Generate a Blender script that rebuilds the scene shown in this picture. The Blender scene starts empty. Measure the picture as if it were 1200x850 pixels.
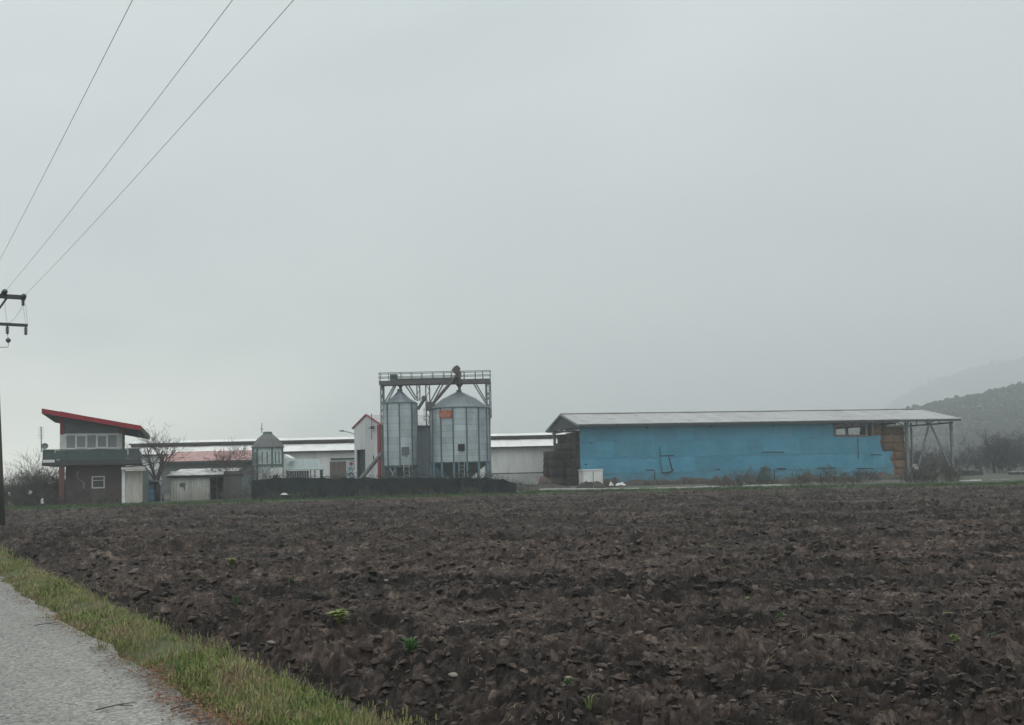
import bpy, math, random
import numpy as np
from mathutils import Vector, Matrix
R = math.radians
sc = bpy.context.scene
C = sc.collection
# ------------------------------------------------------------------ camera
F, CX, CY = 1200.0, 600.0, 425.0
PITCH, ROLL, HCAM = R(3.5), R(1.3), 1.7
PPY = CY + 124 - F * math.tan(PITCH)
CAM = Vector((0, 0, HCAM))
_r0, _u0, FW = Vector((1, 0, 0)), Vector((0, -math.sin(PITCH), math.cos(PITCH))), Vector((0, math.cos(PITCH), math.sin(PITCH)))
UP = _u0 * math.cos(ROLL) + _r0 * math.sin(ROLL)
RT = _r0 * math.cos(ROLL) - _u0 * math.sin(ROLL)
cd = bpy.data.cameras.new('camera'); cam = bpy.data.objects.new('camera', cd); C.objects.link(cam)
M = Matrix((RT, UP, -FW)).transposed().to_4x4(); M.translation = CAM
cam.matrix_world = M
cd.sensor_width = 36; cd.lens = 36 * F / 1200; cd.shift_y = (PPY - CY) / 1200
cd.clip_start = 0.1; cd.clip_end = 6000
sc.camera = cam
# ------------------------------------------------------------------ world, sun, exposure
SUN_EL, SUN_AZ = R(72), R(165)
w = bpy.data.worlds.new('World'); sc.world = w; w.use_nodes = True
nt = w.node_tree; nt.nodes.clear()
def N(t, typ, **kw):
    n = t.nodes.new(typ)
    for k, v in kw.items():
        if k in n.inputs: n.inputs[k].default_value = v
        else: setattr(n, k, v)
    return n
sky = N(nt, 'ShaderNodeTexSky', sky_type='NISHITA', sun_disc=False, sun_elevation=SUN_EL, sun_rotation=SUN_AZ)
geo = N(nt, 'ShaderNodeTexCoord')
mp = N(nt, 'ShaderNodeMapping'); mp.inputs['Scale'].default_value = (1, 1, 2.6); mp.inputs['Location'].default_value = (2.21, 4.35, 5.31)
nz = N(nt, 'ShaderNodeTexNoise', Scale=1.25, Detail=3.5, Roughness=0.5, Distortion=0.4)
cr = N(nt, 'ShaderNodeValToRGB')
cr.color_ramp.elements[0].position = 0.36; cr.color_ramp.elements[0].color = (5.1, 5.72, 5.88, 1)
cr.color_ramp.elements[1].position = 0.62; cr.color_ramp.elements[1].color = (7.2, 7.75, 7.72, 1)
sep = N(nt, 'ShaderNodeSeparateXYZ')
mr = N(nt, 'ShaderNodeMapRange'); mr.inputs['From Min'].default_value = 0.35; mr.inputs['From Max'].default_value = 1.0
mr.inputs['To Min'].default_value = 1.0; mr.inputs['To Max'].default_value = 1.25
ml = N(nt, 'ShaderNodeVectorMath', operation='SCALE')
mx = N(nt, 'ShaderNodeMix', data_type='RGBA'); mx.inputs[0].default_value = 0.93
bg = N(nt, 'ShaderNodeBackground', Strength=0.1)
wo = N(nt, 'ShaderNodeOutputWorld')
L = nt.links.new
L(geo.outputs['Generated'], mp.inputs['Vector']); L(mp.outputs[0], nz.inputs['Vector']); L(nz.outputs[0], cr.inputs[0])
L(geo.outputs['Generated'], sep.inputs[0]); L(sep.outputs[2], mr.inputs[0])
L(cr.outputs[0], ml.inputs[0]); L(mr.outputs[0], ml.inputs['Scale'])
hz_ = N(nt, 'ShaderNodeMapRange'); hz_.inputs['From Min'].default_value = 0.0; hz_.inputs['From Max'].default_value = 0.3; L(sep.outputs[2], hz_.inputs[0])
hm_ = N(nt, 'ShaderNodeMix', data_type='RGBA', blend_type='MULTIPLY'); hm_.inputs[0].default_value = 1.0
hc_ = N(nt, 'ShaderNodeMix', data_type='RGBA'); hc_.inputs[6].default_value = (1.11, 1.065, .985, 1); hc_.inputs[7].default_value = (1, 1, 1, 1); L(hz_.outputs[0], hc_.inputs[0])
L(ml.outputs[0], hm_.inputs[6]); L(hc_.outputs[2], hm_.inputs[7])
L(sky.outputs[0], mx.inputs[6]); L(hm_.outputs[2], mx.inputs[7]); L(mx.outputs[2], bg.inputs['Color']); L(bg.outputs[0], wo.inputs[0])
sl = bpy.data.lights.new('sun', 'SUN'); so = bpy.data.objects.new('sun', sl); C.objects.link(so)
sl.energy = 1.4; sl.angle = R(70); sl.color = (1, 0.98, 0.95)
sdir = Vector((math.sin(SUN_AZ) * math.cos(SUN_EL), math.cos(SUN_AZ) * math.cos(SUN_EL), math.sin(SUN_EL)))
so.rotation_euler = sdir.to_track_quat('Z', 'Y').to_euler()
sc.view_settings.view_transform = 'Standard'; sc.view_settings.look = 'None'
sc.view_settings.exposure = 0.12; sc.view_settings.gamma = 1.0
sc.cycles.max_bounces = 6; sc.cycles.diffuse_bounces = 3; sc.cycles.volume_bounces = 2
sc.cycles.use_denoising = True
# ------------------------------------------------------------------ photo pixel -> point in the place
def ray(px, py): return FW + RT * ((px - CX) / F) + UP * ((PPY - py) / F)
def at(px, py, Y):
    d = ray(px, py); return CAM + d * (Y / d.y)
def gnd(px, py, z=0.0):
    d = ray(px, py); return CAM + d * ((z - HCAM) / d.z)
def proj(p):
    d = Vector(p) - CAM; zc = d.dot(FW)
    return CX + F * d.dot(RT) / zc, PPY - F * d.dot(UP) / zc
class Frame:
    """local frame of a building: u along its front, v away from us, z up"""
    def __init__(s, px, D, deg, z=0.0):
        p = at(px, 560, D); s.O = Vector((p.x, p.y, z)); s.a = R(deg)
        s.e = Vector((math.cos(s.a), math.sin(s.a), 0)); s.b = Vector((-math.sin(s.a), math.cos(s.a), 0))
    def uz(s, px, py, v=0.0):
        d = ray(px, py); P = s.O + s.b * v
        t = (P - CAM).dot(s.b) / d.dot(s.b); q = CAM + d * t - s.O
        return q.dot(s.e), q.z
    def u(s, px, v=0.0, py=545): return s.uz(px, py, v)[0]
    def z(s, px, py, v=0.0): return s.uz(px, py, v)[1]
    def pt(s, px, py, v=0.0):
        u, z = s.uz(px, py, v); return Vector((u, v, z))
# ------------------------------------------------------------------ mesh helpers
class MB:
    def __init__(s): s.v = []; s.f = []
    def add(s, vs, fs):
        n = len(s.v); s.v += [tuple(p) for p in vs]; s.f += [tuple(i + n for i in f) for f in fs]; return s
    def box(s, x0, x1, y0, y1, z0, z1):
        return s.add([(x0,y0,z0),(x1,y0,z0),(x1,y1,z0),(x0,y1,z0),(x0,y0,z1),(x1,y0,z1),(x1,y1,z1),(x0,y1,z1)],
                     [(0,3,2,1),(4,5,6,7),(0,1,5,4),(1,2,6,5),(2,3,7,6),(3,0,4,7)])
    def slab(s, a, b, c, d, t):
        """four corners of the upper face (counter-clockwise from above) and a thickness vector"""
        P = [Vector(p) for p in (a, b, c, d)]; t = Vector(t)
        return s.add(P + [p + t for p in P], [(0,1,2,3),(7,6,5,4),(0,4,5,1),(1,5,6,2),(2,6,7,3),(3,7,4,0)])
    def prism(s, pts, y0, y1):
        n = len(pts)
        return s.add([(x, y0, z) for x, z in pts] + [(x, y1, z) for x, z in pts],
                     [tuple(range(n)), tuple(range(2*n-1, n-1, -1))] + [(i, i+n, (i+1) % n + n, (i+1) % n) for i in range(n)])
    def tube(s, pts, rs, n=6, cap=True):
        pts = [Vector(p) for p in pts]
        if not hasattr(rs, '__len__'): rs = [rs] * len(pts)
        k0 = len(s.v); prev = None
        for i, p in enumerate(pts):
            d = (pts[min(i+1, len(pts)-1)] - pts[max(i-1, 0)])
            d = d.normalized() if d.length > 1e-9 else Vector((0,0,1))
            if prev is None: prev = d.orthogonal().normalized()
            a = (prev - d * prev.dot(d)); a = a.normalized() if a.length > 1e-6 else d.orthogonal().normalized(); prev = a
            b = d.cross(a)
            for j in range(n):
                t = 2 * math.pi * j / n
                s.v.append(tuple(p + (a * math.cos(t) + b * math.sin(t)) * rs[i]))
        for i in range(len(pts)-1):
            for j in range(n):
                s.f.append((k0+i*n+j, k0+i*n+(j+1) % n, k0+(i+1)*n+(j+1) % n, k0+(i+1)*n+j))
        if cap:
            s.f.append(tuple(k0+j for j in range(n-1, -1, -1))); s.f.append(tuple(k0+(len(pts)-1)*n+j for j in range(n)))
        return s
    def bar(s, a, b, w):  return s.tube([a, b], w * 0.7071, 4)
    def lathe(s, prof, n=12, c=(0,0,0), axis=None):
        k0 = len(s.v); c = Vector(c)
        for r, z in prof:
            for j in range(n):
                t = 2 * math.pi * j / n; p = Vector((r*math.cos(t), r*math.sin(t), z))
                if axis is not None: p = axis @ p
                s.v.append(tuple(c + p))
        for i in range(len(prof)-1):
            for j in range(n):
                s.f.append((k0+i*n+j, k0+i*n+(j+1) % n, k0+(i+1)*n+(j+1) % n, k0+(i+1)*n+j))
        return s
    def mesh(s, name, m, smooth=False):
        me = bpy.data.meshes.new(name); me.from_pydata(s.v, [], s.f); me.update()
        if m: me.materials.append(m)
        if smooth: me.polygons.foreach_set('use_smooth', [True] * len(me.polygons))
        return me
    def build(s, name, m, parent=None, smooth=False):
        return link(name, s.mesh(name, m, smooth), parent)
def link(name, me, parent=None, loc=None, rot=None):
    o = bpy.data.objects.new(name, me); C.objects.link(o)
    if parent: o.parent = parent
    if loc is not None: o.location = loc
    if rot is not None: o.rotation_euler = rot
    return o
def tag(o, label=None, cat=None, group=None, kind=None):
    for k, v in (('label', label), ('category', cat), ('group', group), ('kind', kind)):
        if v: o[k] = v
    return o
def thing(name, label, cat, loc=(0,0,0), rz=0.0, group=None):
    o = bpy.data.objects.new(name, None); C.objects.link(o); o.location = loc; o.rotation_euler = (0,0,rz)
    return tag(o, label, cat, group)
def copy_tree(o, parent=None, loc=None, rot=None):
    c = o.copy(); C.objects.link(c)
    if parent: c.parent = parent
    if loc is not None: c.location = loc
    if rot is not None: c.rotation_euler = rot
    for ch in o.children: copy_tree(ch, c)
    return c
# ------------------------------------------------------------------ materials
def mk(name, col, rough=0.75, var=0.18, scale=1.5, dirt=None, dirt_amt=0.5, dirt_scale=0.8, streak=1.0, metal=0.0,
       corr=None, corr_d=0.3, bump=0.0, bump_scale=20, bump_dist=.05, mud=None, rnd=0.0, coord='world', spec=0.3):
    m = bpy.data.materials.new(name); m.use_nodes = True; t = m.node_tree; b = t.nodes['Principled BSDF']; l = t.links.new
    b.inputs['Roughness'].default_value = rough; b.inputs['Metallic'].default_value = metal; b.inputs['Specular IOR Level'].default_value = spec
    if coord == 'world': P = N(t, 'ShaderNodeNewGeometry').outputs['Position']
    else: P = N(t, 'ShaderNodeTexCoord').outputs['Object']
    mp = N(t, 'ShaderNodeMapping'); mp.inputs['Scale'].default_value = (1, 1, 1.0 / streak); l(P, mp.inputs[0])
    n1 = N(t, 'ShaderNodeTexNoise', Scale=scale, Detail=6.0, Roughness=0.65); l(mp.outputs[0], n1.inputs['Vector'])
    cr = N(t, 'ShaderNodeValToRGB'); l(n1.outputs[0], cr.inputs[0])
    cr.color_ramp.elements[0].position = 0.3; cr.color_ramp.elements[1].position = 0.7
    cr.color_ramp.elements[0].color = tuple(c * (1 - var) for c in col) + (1,)
    cr.color_ramp.elements[1].color = tuple(min(c * (1 + var), .95) for c in col) + (1,)
    out = cr.outputs[0]
    if rnd:
        oi = N(t, 'ShaderNodeObjectInfo'); rr = N(t, 'ShaderNodeMapRange'); l(oi.outputs['Random'], rr.inputs[0])
        rr.inputs['To Min'].default_value = 1 - rnd; rr.inputs['To Max'].default_value = 1 + rnd
        vs = N(t, 'ShaderNodeVectorMath', operation='SCALE'); l(out, vs.inputs[0]); l(rr.outputs[0], vs.inputs['Scale']); out = vs.outputs[0]
    if dirt:
        n2 = N(t, 'ShaderNodeTexNoise', Scale=dirt_scale, Detail=8.0, Roughness=0.7); l(mp.outputs[0], n2.inputs['Vector'])
        c2 = N(t, 'ShaderNodeValToRGB'); l(n2.outputs[0], c2.inputs[0])
        c2.color_ramp.elements[0].position = 0.5 - 0.18 * (dirt_amt - 0.3); c2.color_ramp.elements[1].position = 0.78 - 0.2 * (dirt_amt - 0.3)
        mx = N(t, 'ShaderNodeMix', data_type='RGBA'); l(c2.outputs[0], mx.inputs[0]); l(out, mx.inputs[6]); mx.inputs[7].default_value = tuple(dirt) + (1,)
        out = mx.outputs[2]
    if mud:
        sz_ = N(t, 'ShaderNodeSeparateXYZ'); l(P, sz_.inputs[0]); n6 = N(t, 'ShaderNodeTexNoise', Scale=.9, Detail=6.0, Roughness=.7); l(P, n6.inputs['Vector'])
        ma = N(t, 'ShaderNodeMath', operation='MULTIPLY_ADD'); l(n6.outputs[0], ma.inputs[0]); ma.inputs[1].default_value = -2.6; l(sz_.outputs[2], ma.inputs[2])
        mm_ = N(t, 'ShaderNodeMapRange'); l(ma.outputs[0], mm_.inputs[0]); mm_.inputs['From Min'].default_value = -1.1; mm_.inputs['From Max'].default_value = .1; mm_.inputs['To Min'].default_value = .5; mm_.inputs['To Max'].default_value = 0
        m7 = N(t, 'ShaderNodeMix', data_type='RGBA'); l(mm_.outputs[0], m7.inputs[0]); l(out, m7.inputs[6]); m7.inputs[7].default_value = tuple(mud) + (1,); out = m7.outputs[2]
    l(out, b.inputs['Base Color'])
    h = None
    if corr:
        ax, wl = corr
        oc = N(t, 'ShaderNodeTexCoord'); sp = N(t, 'ShaderNodeSeparateXYZ'); l(oc.outputs['Object'], sp.inputs[0])
        mm = N(t, 'ShaderNodeMath', operation='MULTIPLY'); mm.inputs[1].default_value = 2 * math.pi / wl; l(sp.outputs['XYZ'.index(ax)], mm.inputs[0])
        sn = N(t, 'ShaderNodeMath', operation='SINE'); l(mm.outputs[0], sn.inputs[0])
        bp = N(t, 'ShaderNodeBump', Strength=corr_d, Distance=0.03); l(sn.outputs[0], bp.inputs['Height']); h = bp
    if bump:
        n3 = N(t, 'ShaderNodeTexNoise', Scale=bump_scale, Detail=5.0); l(P, n3.inputs['Vector'])
        b2 = N(t, 'ShaderNodeBump', Strength=bump, Distance=bump_dist); l(n3.outputs[0], b2.inputs['Height'])
        if h: l(h.outputs[0], b2.inputs['Normal'])
        h = b2
    if h: l(h.outputs[0], b.inputs['Normal'])
    return m
MT = dict(
    wood=mk('pole_wood', (.055,.05,.045), .85, .3, 4, streak=6),
    steel_dark=mk('dark_steel', (.045,.055,.06), .6, .2, 5),
    steel=mk('grey_steel', (.17,.19,.2), .55, .2, 4, dirt=(.12,.07,.04), dirt_amt=.3),
    wire=mk('wire', (.42,.43,.44), .5, .1),
    porcelain=mk('insulator_glaze', (.05,.075,.085), .3, .1, spec=.5),
    blue=mk('blue_sheeting', (.058,.25,.362), .5, .07, .6, dirt=(.08,.26,.355), dirt_amt=.4, dirt_scale=.5, streak=2.5, bump=1.0, bump_scale=1.1, bump_dist=.12, mud=(.10,.135,.14), rnd=.12),
    barnroof=mk('barn_roof_sheet', (.40,.41,.405), .5, .1, .7, dirt=(.22,.21,.2), dirt_amt=.5, dirt_scale=.7, rnd=.07, corr=('X', .2), corr_d=.25),
    whiteroof=mk('white_roof_sheet', (.80,.80,.77), .5, .05, .7, dirt=(.6,.6,.56), dirt_amt=.35, rnd=.05, corr=('X', .25), corr_d=.2),
    whitewall=mk('white_wall_sheet', (.70,.71,.70), .6, .06, 1, mud=(.3,.3,.28), dirt=(.5,.51,.5), dirt_amt=.3, streak=5, rnd=.03, corr=('X', .3), corr_d=.15),
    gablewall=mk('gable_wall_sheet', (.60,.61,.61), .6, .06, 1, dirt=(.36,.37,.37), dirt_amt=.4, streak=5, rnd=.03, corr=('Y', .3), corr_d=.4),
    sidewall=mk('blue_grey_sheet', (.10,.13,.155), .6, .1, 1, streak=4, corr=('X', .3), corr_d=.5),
    pinkroof=mk('faded_red_tiles', (.40,.23,.22), .8, .18, 2.2, dirt=(.42,.36,.34), dirt_amt=.5, dirt_scale=1.5, rnd=.1, bump=.4, bump_scale=6),
    greywall=mk('rendered_wall', (.13,.15,.155), .85, .2, 1, dirt=(.08,.09,.09), dirt_amt=.5),
    tinroof=mk('rusty_tin_roof', (.62,.63,.60), .55, .12, 1.2, dirt=(.06,.055,.05), dirt_amt=.55, dirt_scale=1.3, corr=('X', .15), corr_d=.5, rnd=.05),
    shedwall=mk('shed_sheet', (.60,.60,.565), .65, .10, 1.4, mud=(.16,.15,.12), dirt=(.22,.2,.18), dirt_amt=.35, streak=3, corr=('X', .2), corr_d=.5),
    beige=mk('beige_door_sheet', (.52,.505,.46), .6, .08, 1.5, dirt=(.2,.18,.15), dirt_amt=.35, streak=4, corr=('X', .15), corr_d=.5),
    palewhite=mk('white_paint', (.66,.68,.67), .55, .06, 2, dirt=(.42,.42,.4), dirt_amt=.3),
    housewall=mk('dark_render', (.15,.11,.112), .85, .15, 1.5, dirt=(.105,.092,.10), dirt_amt=.5),
    cladding=mk('slate_cladding', (.10,.12,.13), .6, .12, 1.5, streak=.3),
    parapet=mk('dark_green_sheet', (.055,.085,.083), .5, .2, 1.6, dirt=(.035,.05,.05), dirt_amt=.5, streak=2),
    red=mk('red_paint', (.25,.017,.028), .5, .12, 2),
    brickred=mk('red_column', (.12,.06,.06), .7, .2, 2),
    soffit=mk('dark_soffit', (.05,.055,.06), .8, .1),
    glass=mk('window_glass', (.15,.18,.20), .15, .15, 2, spec=.6),  # base colour lightened to carry the sky reflection in the panes
    glassdark=mk('dark_glass', (.03,.035,.035), .2, .2, 2, spec=.6),
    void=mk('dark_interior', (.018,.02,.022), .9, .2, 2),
    greenvoid=mk('doorway_shade', (.035,.06,.055), .8, .2, 1),
    browndoor=mk('brown_door', (.125,.105,.095), .75, .15, 2, streak=5, corr=('X', .25), corr_d=.5),
    galv=mk('galvanised_sheet', (.40,.465,.495), .38, .16, 1.3, dirt=(.24,.285,.31), dirt_amt=.55, streak=2.5, metal=.35, rnd=.13, coord='world', corr=('Z', .12), corr_d=.18),
    galvroof=mk('galvanised_roof', (.20,.235,.25), .45, .15, 1.5, metal=.3, rnd=.12),
    stiff=mk('silo_stiffener', (.10,.125,.14), .5, .15, 3),
    silocone=mk('silo_hopper', (.09,.125,.14), .55, .15, 2),
    legblue=mk('blue_leg_paint', (.10,.19,.24), .55, .15, 3),
    ladder=mk('ladder_metal', (.34,.37,.38), .5, .1, 3),
    sign=mk('orange_sign', (.36,.09,.045), .55, .1, 3),
    signink=mk('sign_lettering', (.50,.30,.24), .6, .1),
    gearbox=mk('green_motor_paint', (.06,.12,.11), .5, .15, 3),
    conveyor=mk('conveyor_steel', (.09,.095,.10), .6, .2, 3, dirt=(.1,.07,.05), dirt_amt=.4),
    netting=mk('dark_shade_netting', (.014,.021,.025), .9, .5, 1.6, dirt=(.028,.034,.036), dirt_amt=.4, dirt_scale=.5, bump=.5, bump_scale=5),
    concrete=mk('pale_concrete', (.36,.36,.34), .9, .15, 2, dirt=(.18,.17,.15), dirt_amt=.5),
    oldwall=mk('old_purple_wall', (.085,.075,.08), .9, .3, 1.4, dirt=(.12,.12,.11), dirt_amt=.45, streak=2),
    kiosk=mk('kiosk_pale_green', (.48,.54,.53), .6, .12, 2, dirt=(.2,.26,.25), dirt_amt=.4),
    kiosktrim=mk('kiosk_trim', (.10,.16,.155), .6, .2, 3),
    kioskroof=mk('kiosk_roof', (.13,.135,.135), .7, .2, 3, streak=1),
    greensheet=mk('pale_green_sheet', (.26,.32,.31), .5, .1, 2, corr=('X', .2), corr_d=.4),
    plank=mk('dark_planks', (.085,.085,.09), .85, .25, 3, streak=5, rnd=.25),
    tank=mk('blue_plastic', (.09,.19,.30), .45, .12, 3),
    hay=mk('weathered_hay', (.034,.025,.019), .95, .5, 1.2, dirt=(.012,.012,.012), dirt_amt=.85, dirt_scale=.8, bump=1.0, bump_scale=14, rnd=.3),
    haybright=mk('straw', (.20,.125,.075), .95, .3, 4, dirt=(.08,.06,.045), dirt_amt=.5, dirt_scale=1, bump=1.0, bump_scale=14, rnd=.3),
    rubbish=mk('earth_heap', (.05,.046,.04), .95, .35, 3, dirt=(.09,.085,.07), dirt_amt=.4, bump=.6, bump_scale=8),
    orangeheap=mk('reddish_rubble', (.12,.08,.062), .95, .3, 3, bump=.6, bump_scale=8),
    plastic=mk('white_plastic_film', (.55,.56,.55), .45, .08, 4),
    greenbox=mk('dark_green_paint', (.03,.065,.06), .55, .15, 2),
    bark=mk('bark', (.075,.068,.062), .9, .25, 6),
    twig=mk('bare_twigs', (.10,.088,.082), .9, .3, 2),
    bramble=mk('bramble_stems', (.075,.068,.062), .9, .35, 1.5),
    brownbrush=mk('dry_brush_stems', (.075,.072,.073), .9, .3, 2),
    leafgreen=mk('shrub_leaves', (.045,.075,.04), .7, .35, 4),
    stone=mk('pale_stone', (.23,.20,.175), .85, .15, 20),
    leafdead=mk('dead_leaves', (.15,.07,.04), .85, .4, 9, rnd=.4),
    weed=mk('weed_leaves', (.05,.095,.028), .6, .3, 12),
    weedyellow=mk('yellow_weed_leaves', (.16,.20,.06), .6, .25, 12),
    wood_hill=mk('far_evergreens', (.020,.034,.034), .9, .2, .012, rnd=.05),
    hill=mk('hill_scrub', (.022,.034,.034), .95, .25, .012),
)
# ------------------------------------------------------------------ noise in numpy (used for soil relief)
def hsh(ix, iy, s):
    h = (ix.astype(np.int64) * 374761393 + iy.astype(np.int64) * 668265263 + s * 1442695041) & 0xFFFFFFFF
    h = ((h ^ (h >> 13)) * 1274126177) & 0xFFFFFFFF
    h = ((h ^ (h >> 16)) * 2246822519) & 0xFFFFFFFF
    return ((h ^ (h >> 15)) & 0xFFFFFF) / float(0xFFFFFF)
def vno(x, y, s):
    ix, iy = np.floor(x), np.floor(y); fx, fy = x - ix, y - iy
    fx = fx*fx*fx*(fx*(fx*6-15)+10); fy = fy*fy*fy*(fy*(fy*6-15)+10)
    a, b, c, d = hsh(ix,iy,s), hsh(ix+1,iy,s), hsh(ix,iy+1,s), hsh(ix+1,iy+1,s)
    return (a*(1-fx)+b*fx)*(1-fy) + (c*(1-fx)+d*fx)*fy - 0.5
def fbm(x, y, s, o=4, g=.5):
    t, a = 0, 1.0
    for k in range(o):
        t = t + a * vno(x, y, s + k * 17); x, y, a = x*2.03+11.3, y*2.03+5.7, a*g
    return t
def slabs(x, y, cell, s, tilt=1.2):
    """broken earth: each cell a lump with its own height and tilt"""
    X, Y = x / cell, y / cell; ix, iy = np.floor(X), np.floor(Y)
    best = np.full(X.shape, 9.0); sec = np.full(X.shape, 9.0); hh = np.zeros(X.shape); tn = np.zeros(X.shape)
    for dx in (-1, 0, 1):
        for dy in (-1, 0, 1):
            cx, cy = ix + dx, iy + dy
            ox, oy = cx + hsh(cx,cy,s), cy + hsh(cx,cy,s+1)
            ex, ey = X - ox, Y - oy
            st = 0.6 + 0.8 * hsh(cx,cy,s+2)
            d = np.sqrt(ex*ex*st + ey*ey/st)
            tx, ty = hsh(cx,cy,s+3)-.5, hsh(cx,cy,s+4)-.5
            hv = (hsh(cx,cy,s+5)-.5) + tilt*(tx*ex + ty*ey)
            n = d < best
            sec = np.where(n, best, np.minimum(sec, d)); hh = np.where(n, hv, hh); tn = np.where(n, hsh(cx,cy,s+6), tn); best = np.where(n, d, best)
    e = np.clip((sec - best) / .27, 0, 1)
    return (hh + .35) * (e*e*(3-2*e)) - .36*(1-e), tn
RA = R(33.0); RU = np.array([-math.sin(RA), math.cos(RA)]); RN = np.array([math.cos(RA), math.sin(RA)])   # along the road, across it
def off(x, y): return x * RN[0] + y * RN[1]
def along(x, y): return x * RU[0] + y * RU[1]
def rp(s, o): return (RU[0]*s + RN[0]*o, RU[1]*s + RN[1]*o)
def far_edge(x): return np.interp(x, [-60, -26, -15, 5, 28, 60, 90], [56, 57, 60, 67, 61, 60, 60]) 
def soil_h(x, y, tone=False):
    wx = x + .10 * fbm(x*2.2, y*2.2, 3, 3); wy = y + .10 * fbm(x*2.2+9, y*2.2, 8, 3)
    # ridges left by the plough run roughly across the view
    fr = y * .97 + x * .16
    h = .10 * fbm(x*.35, y*.35, 5, 2) + .06 * fbm(x*1.2, y*1.9, 15, 3)
    h = h + .06 * np.sin(fr * 2*math.pi/1.35 + 2.5 * fbm(x*.3, y*.3, 2, 2))
    big = np.clip(.75 + 1.1 * fbm(x*.5, y*.5, 31, 2), .25, 1.5)
    s1, t1 = slabs(wx*.72, wy * 1.35, .40, 101, 1.7); s2, t2 = slabs(wx*.8 + 3, wy*1.3, .17, 201, 1.8); s3, t3 = slabs(wx*.9, wy*1.2, .075, 301, 1.8)
    h = h + .095 * big * s1 + .085 * big * s2 + .040 * s3 + .020 * fbm(x*14, y*14, 55, 3, .65)
    o = off(x, y)
    h = h - .16 * np.exp(-((o - 3.45)/.32)**2) + .09 * np.exp(-((o - 4.35)/.35)**2)
    if tone: return h - .06, .40*t1 + .38*t2 + .22*t3 + (.15*np.sin(fr*2*math.pi/3.1 + 3*fbm(x*.15, y*.15, 12, 2)) ) + .42*fbm(x*.09, y*.8, 19, 3)
    return h - .06
# ------------------------------------------------------------------ ground sheets
def fast_mesh(name, V, Q, m, smooth=True):
    me = bpy.data.meshes.new(name); nv, nq = len(V), len(Q)
    me.vertices.add(nv); me.vertices.foreach_set('co', np.asarray(V, np.float32).ravel())
    me.loops.add(nq*4); me.loops.foreach_set('vertex_index', np.asarray(Q, np.int32).ravel())
    me.polygons.add(nq); me.polygons.foreach_set('loop_start', np.arange(0, nq*4, 4, dtype=np.int32))
    me.update(calc_edges=True)
    me.polygons.foreach_set('use_smooth', [smooth]*nq); me.materials.append(m); me.validate(); return me
def grid_mesh(name, X, Y, Z, m, keep=None, smooth=True, tone=None):
    r, c = X.shape; I = np.arange(r*c).reshape(r, c)
    Q = np.stack([I[:-1,:-1], I[:-1,1:], I[1:,1:], I[1:,:-1]], -1).reshape(-1, 4)
    if keep is not None: Q = Q[keep[:-1,:-1].ravel() & keep[1:,1:].ravel() & keep[:-1,1:].ravel() & keep[1:,:-1].ravel()]
    used = np.zeros(r*c, bool); used[Q.ravel()] = True; mp = np.cumsum(used) - 1
    V = np.stack([X, Y, Z], -1).reshape(-1, 3)[used]
    me = fast_mesh(name, V, mp[Q], m, smooth)
    if tone is not None:
        at_ = me.attributes.new('dry', 'FLOAT', 'POINT'); at_.data.foreach_set('value', tone.ravel()[used].astype(np.float32))
    return me
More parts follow.
